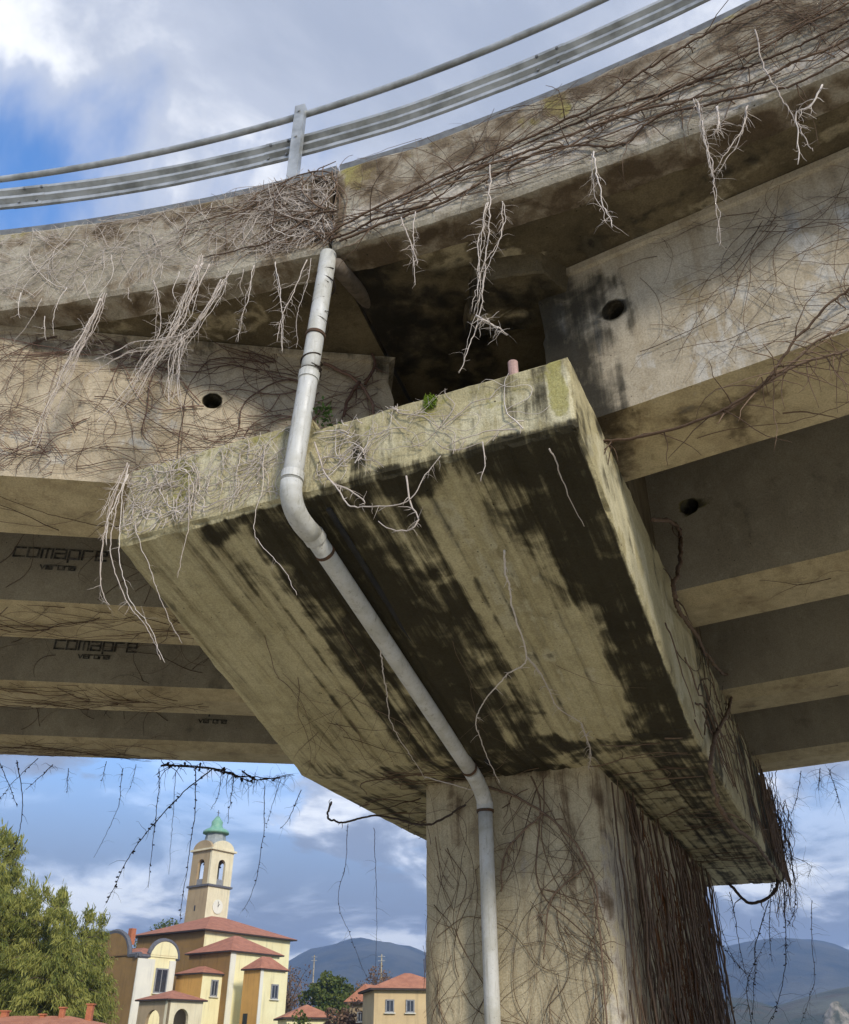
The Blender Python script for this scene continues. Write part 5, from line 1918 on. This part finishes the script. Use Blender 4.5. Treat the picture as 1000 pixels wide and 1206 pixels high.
    dome = lathe(root, 'dome', ctr, [(1.5, zk), (2.2, zk + 0.12), (2.15, zk + 0.40), (1.75, zk + 0.75), (1.15, zk + 1.0), (0.92, zk + 1.35), (0.95, zk + 2.0), (0.55, zk + 2.5), (0.28, zk + 2.9), (0.14, zz - 0.4), (0.22, zz - 0.2), (0.10, zz)], 'copper', 16)
    g = MB()
    g.box([*ctr, zz + 0.6], (0.09, 0.09, 1.3), ax3)
    g.box([*ctr, zz + 0.85], (0.6, 0.08, 0.09), ax3)
    g.build('cross', W['slate'], dome, org=org)
    # clock on the sunny side
    zc = zat(252, 1066, DT)
    cc = v3(pt + E2 * (s * 0.5) + NR * 0.02, zc)
    g = MB()
    n3, e3 = np.array([*NR, 0]), np.array([*E2, 0])
    ring = [cc + 1.05 * (math.cos(t) * e3 + math.sin(t) * np.array([0, 0, 1])) for t in np.linspace(0, 2 * math.pi, 24, endpoint=False)]
    g.prism(ring, n3 * 0.12)
    clock = g.build('clock', W['white'], root, org=org)
    g = MB()
    g.box(cc + n3 * 0.14 + e3 * 0.15 + np.array([0, 0, .2]), (0.55, 0.03, 0.07), [e3 * .6 + np.array([0, 0, .8]), n3, np.cross(e3 * .6 + np.array([0, 0, .8]), n3)])
    g.box(cc + n3 * 0.18 + np.array([0, 0, .35]), (0.06, 0.03, 0.8), [e3, n3, [0, 0, 1]])
    g.build('clock_hands', W['eave'], clock, org=org)
    g = MB()
    u = s * 0.55
    g.box(v3(pt + E1 * u + NL * 0.02, zat(228, 1068, DT)), (0.25, 0.06, 0.8), [[*E1, 0], [*NL, 0], [0, 0, 1]])
    g.build('slit_window', W['pane'], root, org=org)


build_church()


def house(name, label, D, px_c, px_r, px_l, py_e, roof_h, wall, wins, roofm='roof2', ang=12.0, over=0.5):
    ea = np.array([math.cos(R(ang)), math.sin(R(ang))])
    eb = np.array([-math.sin(R(ang)), math.cos(R(ang))])
    p = np.array([xr(px_c, py_e) * D, D])
    root = empty(name, (*p, 0), label, 'house', 'houses of the village')
    z1 = zat(px_c, py_e, D)
    la = reach(p, ea, px_r, py_e)
    lb = px_l
    block(root, p, la, lb, -0.2, z1, wall, wall, ea, eb)
    hip(root, p, la, lb, z1, roof_h, over, roofm, None, ea, eb)
    for (x, y, w, h) in wins:
        window(root, p, ea, -eb, reach(p, ea, x, y), zat(x, y, D + 0.5), w, h, 'pane', 'shutter')
    return root


house('house', 'beige house with two shuttered upper windows and an orange tiled roof', 92.0, 441, 535, 7.0, 1166, 1.5, 'beige', [(459, 1185, 0.7, 0.95), (483, 1185, 0.7, 0.95)])
house('house', 'small brown house with an orange roof tucked behind the beige one', 104.0, 412, 436, 6.0, 1182, 1.7, 'tan', [(425, 1198, 0.6, 0.8)], ang=-20)
house('house', 'long low yellow house with an orange roof beside the church apse', 108.0, 338, 392, 7.0, 1200, 1.3, 'yellow', [], ang=16)
hs = house('house', 'low outbuilding with orange tiles and chimney stubs below the conifer', 56.0, -60, 118, 5.0, 1212, 0.55, 'tan', [], ang=4, over=0.35)
for px, py, w in ((107, 1186, .34), (74, 1190, .28), (50, 1198, .26), (6, 1194, .36)):
    D_ = 58.5
    c = np.array([xr(px, py) * D_, D_])
    zt_ = zat(px, py, D_)
    g = MB()
    g.box([*c, zt_ - 0.55], (w, w, 1.3))
    g.box([*c, zt_ + 0.14], (w + .12, w + .12, 0.07))
    g.build('chimney', W['brick'], hs, org=local(hs))


# ------------------------------------------------------------------ trees
M['conifer'] = leafy('conifer_foliage', (0.10, 0.13, 0.025), (0.42, 0.40, 0.10), 0.3)
M['leaf'] = leafy('broadleaf_foliage', (0.05, 0.085, 0.02), (0.14, 0.16, 0.035), 0.2)
M['autumn'] = leafy('brown_foliage', (0.13, 0.075, 0.045), (0.24, 0.15, 0.09), 0.1)
M['bark'] = plain('bark', (0.09, 0.065, 0.045), (0.14, 0.10, 0.07), 0.95, 8.0, bump=0.5)


def build_conifer():
    rng = np.random.RandomState(12)
    D = 72.0
    cx = xr(-20, 1120) * D
    root = empty('conifer_tree', (cx, D, 0), 'big yellow-green conifer with drooping sprays in front of the church', 'tree')
    org = local(root)
    zt = zat(20, 985, D)
    H = zt
    g = MB()
    g.tube(np.array([[cx, D, -0.3], [cx + .1, D, H * .4], [cx, D + .1, H * .8], [cx, D, H * .98]]), [0.45, 0.33, 0.14, 0.03], 8)
    trunk = g.build('trunk', M['bark'], root, smooth=True, org=org)
    limbs = MB()
    V, F, C = [], [], []

    def card(p, d, w, ln, tint):
        side = np.cross(d, rng.normal(size=3))
        side /= np.linalg.norm(side) + 1e-6
        b = len(V)
        V.extend([p - side * w * .3, p + side * w * .3, p + d * ln * .55 + side * w * .5, p + d * ln, p + d * ln * .55 - side * w * .5])
        F.append((b, b + 1, b + 2, b + 3, b + 4))
        C.extend([[tint, 0, 0]] * 5)
    RM = 9.6
    # several leaders, so that the outline is ragged
    leaders = [(0, 0, 1.0)]
    for _ in range(34):
        lx_ = rng.uniform(-6, 8.9)
        leaders.append((lx_, rng.uniform(-6, 3), (1.0 - max(0, lx_ - 1.5) * 0.052) * rng.uniform(.66, 1.0)))
    for lx, ly, hh in leaders:
        top = H * hh
        rmax = RM * 0.52 if lx == 0 else RM * rng.uniform(.24, .36)
        nb = 150 if lx == 0 else 80
        for i in range(nb):
            q = rng.uniform(0.0, 1.0) ** 0.8
            z = top * (1 - q * 0.93)
            rr = rmax * (q * 1.25 + 0.03) ** 0.7 * rng.uniform(0.55, 1.1)
            a = rng.uniform(0, 6.28)
            base = np.array([cx + lx, D + ly, z + rr * 0.25])
            tip = base + np.array([math.cos(a) * rr, math.sin(a) * rr, -rr * rng.uniform(0.0, 0.35)])
            tip[2] = max(tip[2], 0.3)
            if rng.rand() < .35:
                limbs.tube(np.array([base, (base + tip) / 2 + [0, 0, .2], tip]), [0.05, 0.035, 0.01], 3)
            ns = int(13 + rr * 11)
            tb = rng.rand() * .6 - 0.05
            for k in range(ns):
                t = rng.uniform(0.25, 1.0)
                p = base + (tip - base) * t + rng.normal(size=3) * 0.16
                d = np.array([math.cos(a) * .35, math.sin(a) * .35, -1.0]) + rng.normal(size=3) * 0.30
                if q < 0.1:
                    d = np.array([0, 0, 1.0]) + rng.normal(size=3) * 0.35
                d /= np.linalg.norm(d)
                for c in range(3):
                    dd = d + rng.normal(size=3) * 0.35
                    dd /= np.linalg.norm(dd)
                    card(p + rng.normal(size=3) * .08, dd, rng.uniform(.035, .075), rng.uniform(.22, .50), min(1, max(0, tb + rng.rand() * .5)))
        for k in range(24):
            p = np.array([cx + lx, D + ly, top - 0.4]) + rng.normal(size=3) * [.15, .15, .35]
            d = np.array([0, 0, 1.0]) + rng.normal(size=3) * .3
            card(p, d / np.linalg.norm(d), .10, .55, rng.rand())
    tag(limbs.build('limbs', M['bark'], trunk, org=org), kind='stuff')
    g = MB()
    g.add(np.array(V), F, np.array(C))
    g.build('crown', M['conifer'], root, attr=True, org=org)


build_conifer()


def broadleaf(name, label, px, py_top, D, rad, mat, n, seed, leaf=0.28, bare=0.0, group='trees beyond the village'):
    rng = np.random.RandomState(seed)
    x = xr(px, py_top) * D
    H = zat(px, py_top, D)
    root = empty(name, (x, D, 0), label, 'tree', group)
    org = local(root)
    g = MB()
    tp = np.array([x, D, H * .9])
    g.tube(np.array([[x, D, -0.3], [x + .1, D, H * .35], tp]), [rad * .09, rad * .07, 0.03], 7)
    cl = []
    for i in range(int(16 + 14 * bare)):
        u = rng.normal(size=3)
        u /= np.linalg.norm(u)
        c = np.array([x, D, H - rad * 1.0]) + u * np.array([rad * .72, rad * .72, rad * .8]) * rng.uniform(.5, 1)
        cl.append((c, rad * rng.uniform(.22, .42)))
        b0 = np.array([x, D, H * rng.uniform(.25, .5)])
        g.tube(np.array([b0, (b0 + c) / 2 + [0, 0, .3], c, c + u * rad * .3]), [rad * .035, rad * .022, rad * .01, 0.01], 4)
    g.build('trunk', M['bark'], root, org=org)
    V, F, C = [], [], []
    for i in range(n):
        c, r = cl[rng.randint(len(cl))]
        u = rng.normal(size=3)
        u /= np.linalg.norm(u)
        p = c + u * r * rng.uniform(.55, 1.08)
        a = rng.normal(size=3)
        a /= np.linalg.norm(a)
        b = np.cross(a, rng.normal(size=3))
        b /= np.linalg.norm(b) + 1e-6
        s = leaf * rng.uniform(.5, 1.2)
        k = len(V)
        V.extend([p - a * s, p + b * s * .6, p + a * s, p - b * s * .6])
        F.append((k, k + 1, k + 2, k + 3))
        C.extend([[np.clip(.5 + .5 * u[2] * .5 + rng.normal() * .3, 0, 1), 0, 0]] * 4)
    g = MB()
    g.add(np.array(V), F, np.array(C))
    g.build('crown', M[mat], root, attr=True, org=org)


broadleaf('round_tree', 'rounded green tree beside the church apse', 388, 1141, 150.0, 4.2, 'leaf', 5200, 1)
broadleaf('round_tree', 'second green tree half hidden behind the rounded one', 412, 1152, 158.0, 3.4, 'leaf', 3200, 2)
broadleaf('bare_tree', 'brown nearly bare tree directly behind the church apse', 343, 1128, 165.0, 5.2, 'autumn', 1500, 3, 0.22, 1.0)
broadleaf('bare_tree', 'brown nearly bare tree rising behind the beige house', 440, 1134, 150.0, 3.6, 'autumn', 1100, 4, 0.2, 1.0)
broadleaf('round_tree', 'green tree showing above the church facade', 195, 1082, 210.0, 8.0, 'leaf', 4200, 5, 0.4)
broadleaf('round_tree', 'green tree between church facade and conifer', 140, 1095, 200.0, 7.0, 'leaf', 3200, 6, 0.4)
broadleaf('garden_shrub', 'olive garden shrub before the low yellow house', 352, 1192, 98.0, 2.0, 'leaf', 1600, 7, 0.2)
broadleaf('garden_shrub', 'ochre garden shrub before the small brown house', 405, 1178, 100.0, 2.4, 'autumn', 1600, 8, 0.2)
broadleaf('garden_shrub', 'green bush below the rounded tree', 372, 1182, 120.0, 3.0, 'leaf', 1800, 9, 0.25)
for px, py0, D, lab in ((369, 1125, 180.0, 'pale concrete utility pole rising behind the rounded tree'), (449, 1124, 150.0, 'pale utility pole with crossarms behind the beige house')):
    x = xr(px, 1150) * D
    root = empty('utility_pole', (x, D, 0), lab, 'pole')
    g = MB()
    zt_ = zat(px, py0, D)
    g.tube(np.array([[x, D, -.3], [x, D, zt_]]), [0.15, 0.10], 8)
    g.build('pole', M['column'], root, org=local(root))
    for k, dz in enumerate((0.3, 0.9)):
        g = MB()
        g.box([x, D - 0.2, zt_ - dz], (1.1, 0.08, 0.08))
        g.build('crossarm', M['galv'], root, org=local(root))

# ------------------------------------------------------------------ air
g = MB()
g.box((0, 0, 170), (7000, 7000, 352))
m = bpy.data.materials.new('haze_air')
m.use_nodes = True
t = NT(m.node_tree)
out = t.n('ShaderNodeOutputMaterial')
vol = t.n('ShaderNodeVolumePrincipled')
vol.inputs['Color'].default_value = (0.42, 0.62, 1.0, 1)
vol.inputs['Density'].default_value = 0.00027
vol.inputs['Anisotropy'].default_value = 0.2
t.t.links.new(vol.outputs[0], out.inputs['Volume'])
hz = g.build('haze', m)
tag(hz, kind='stuff')
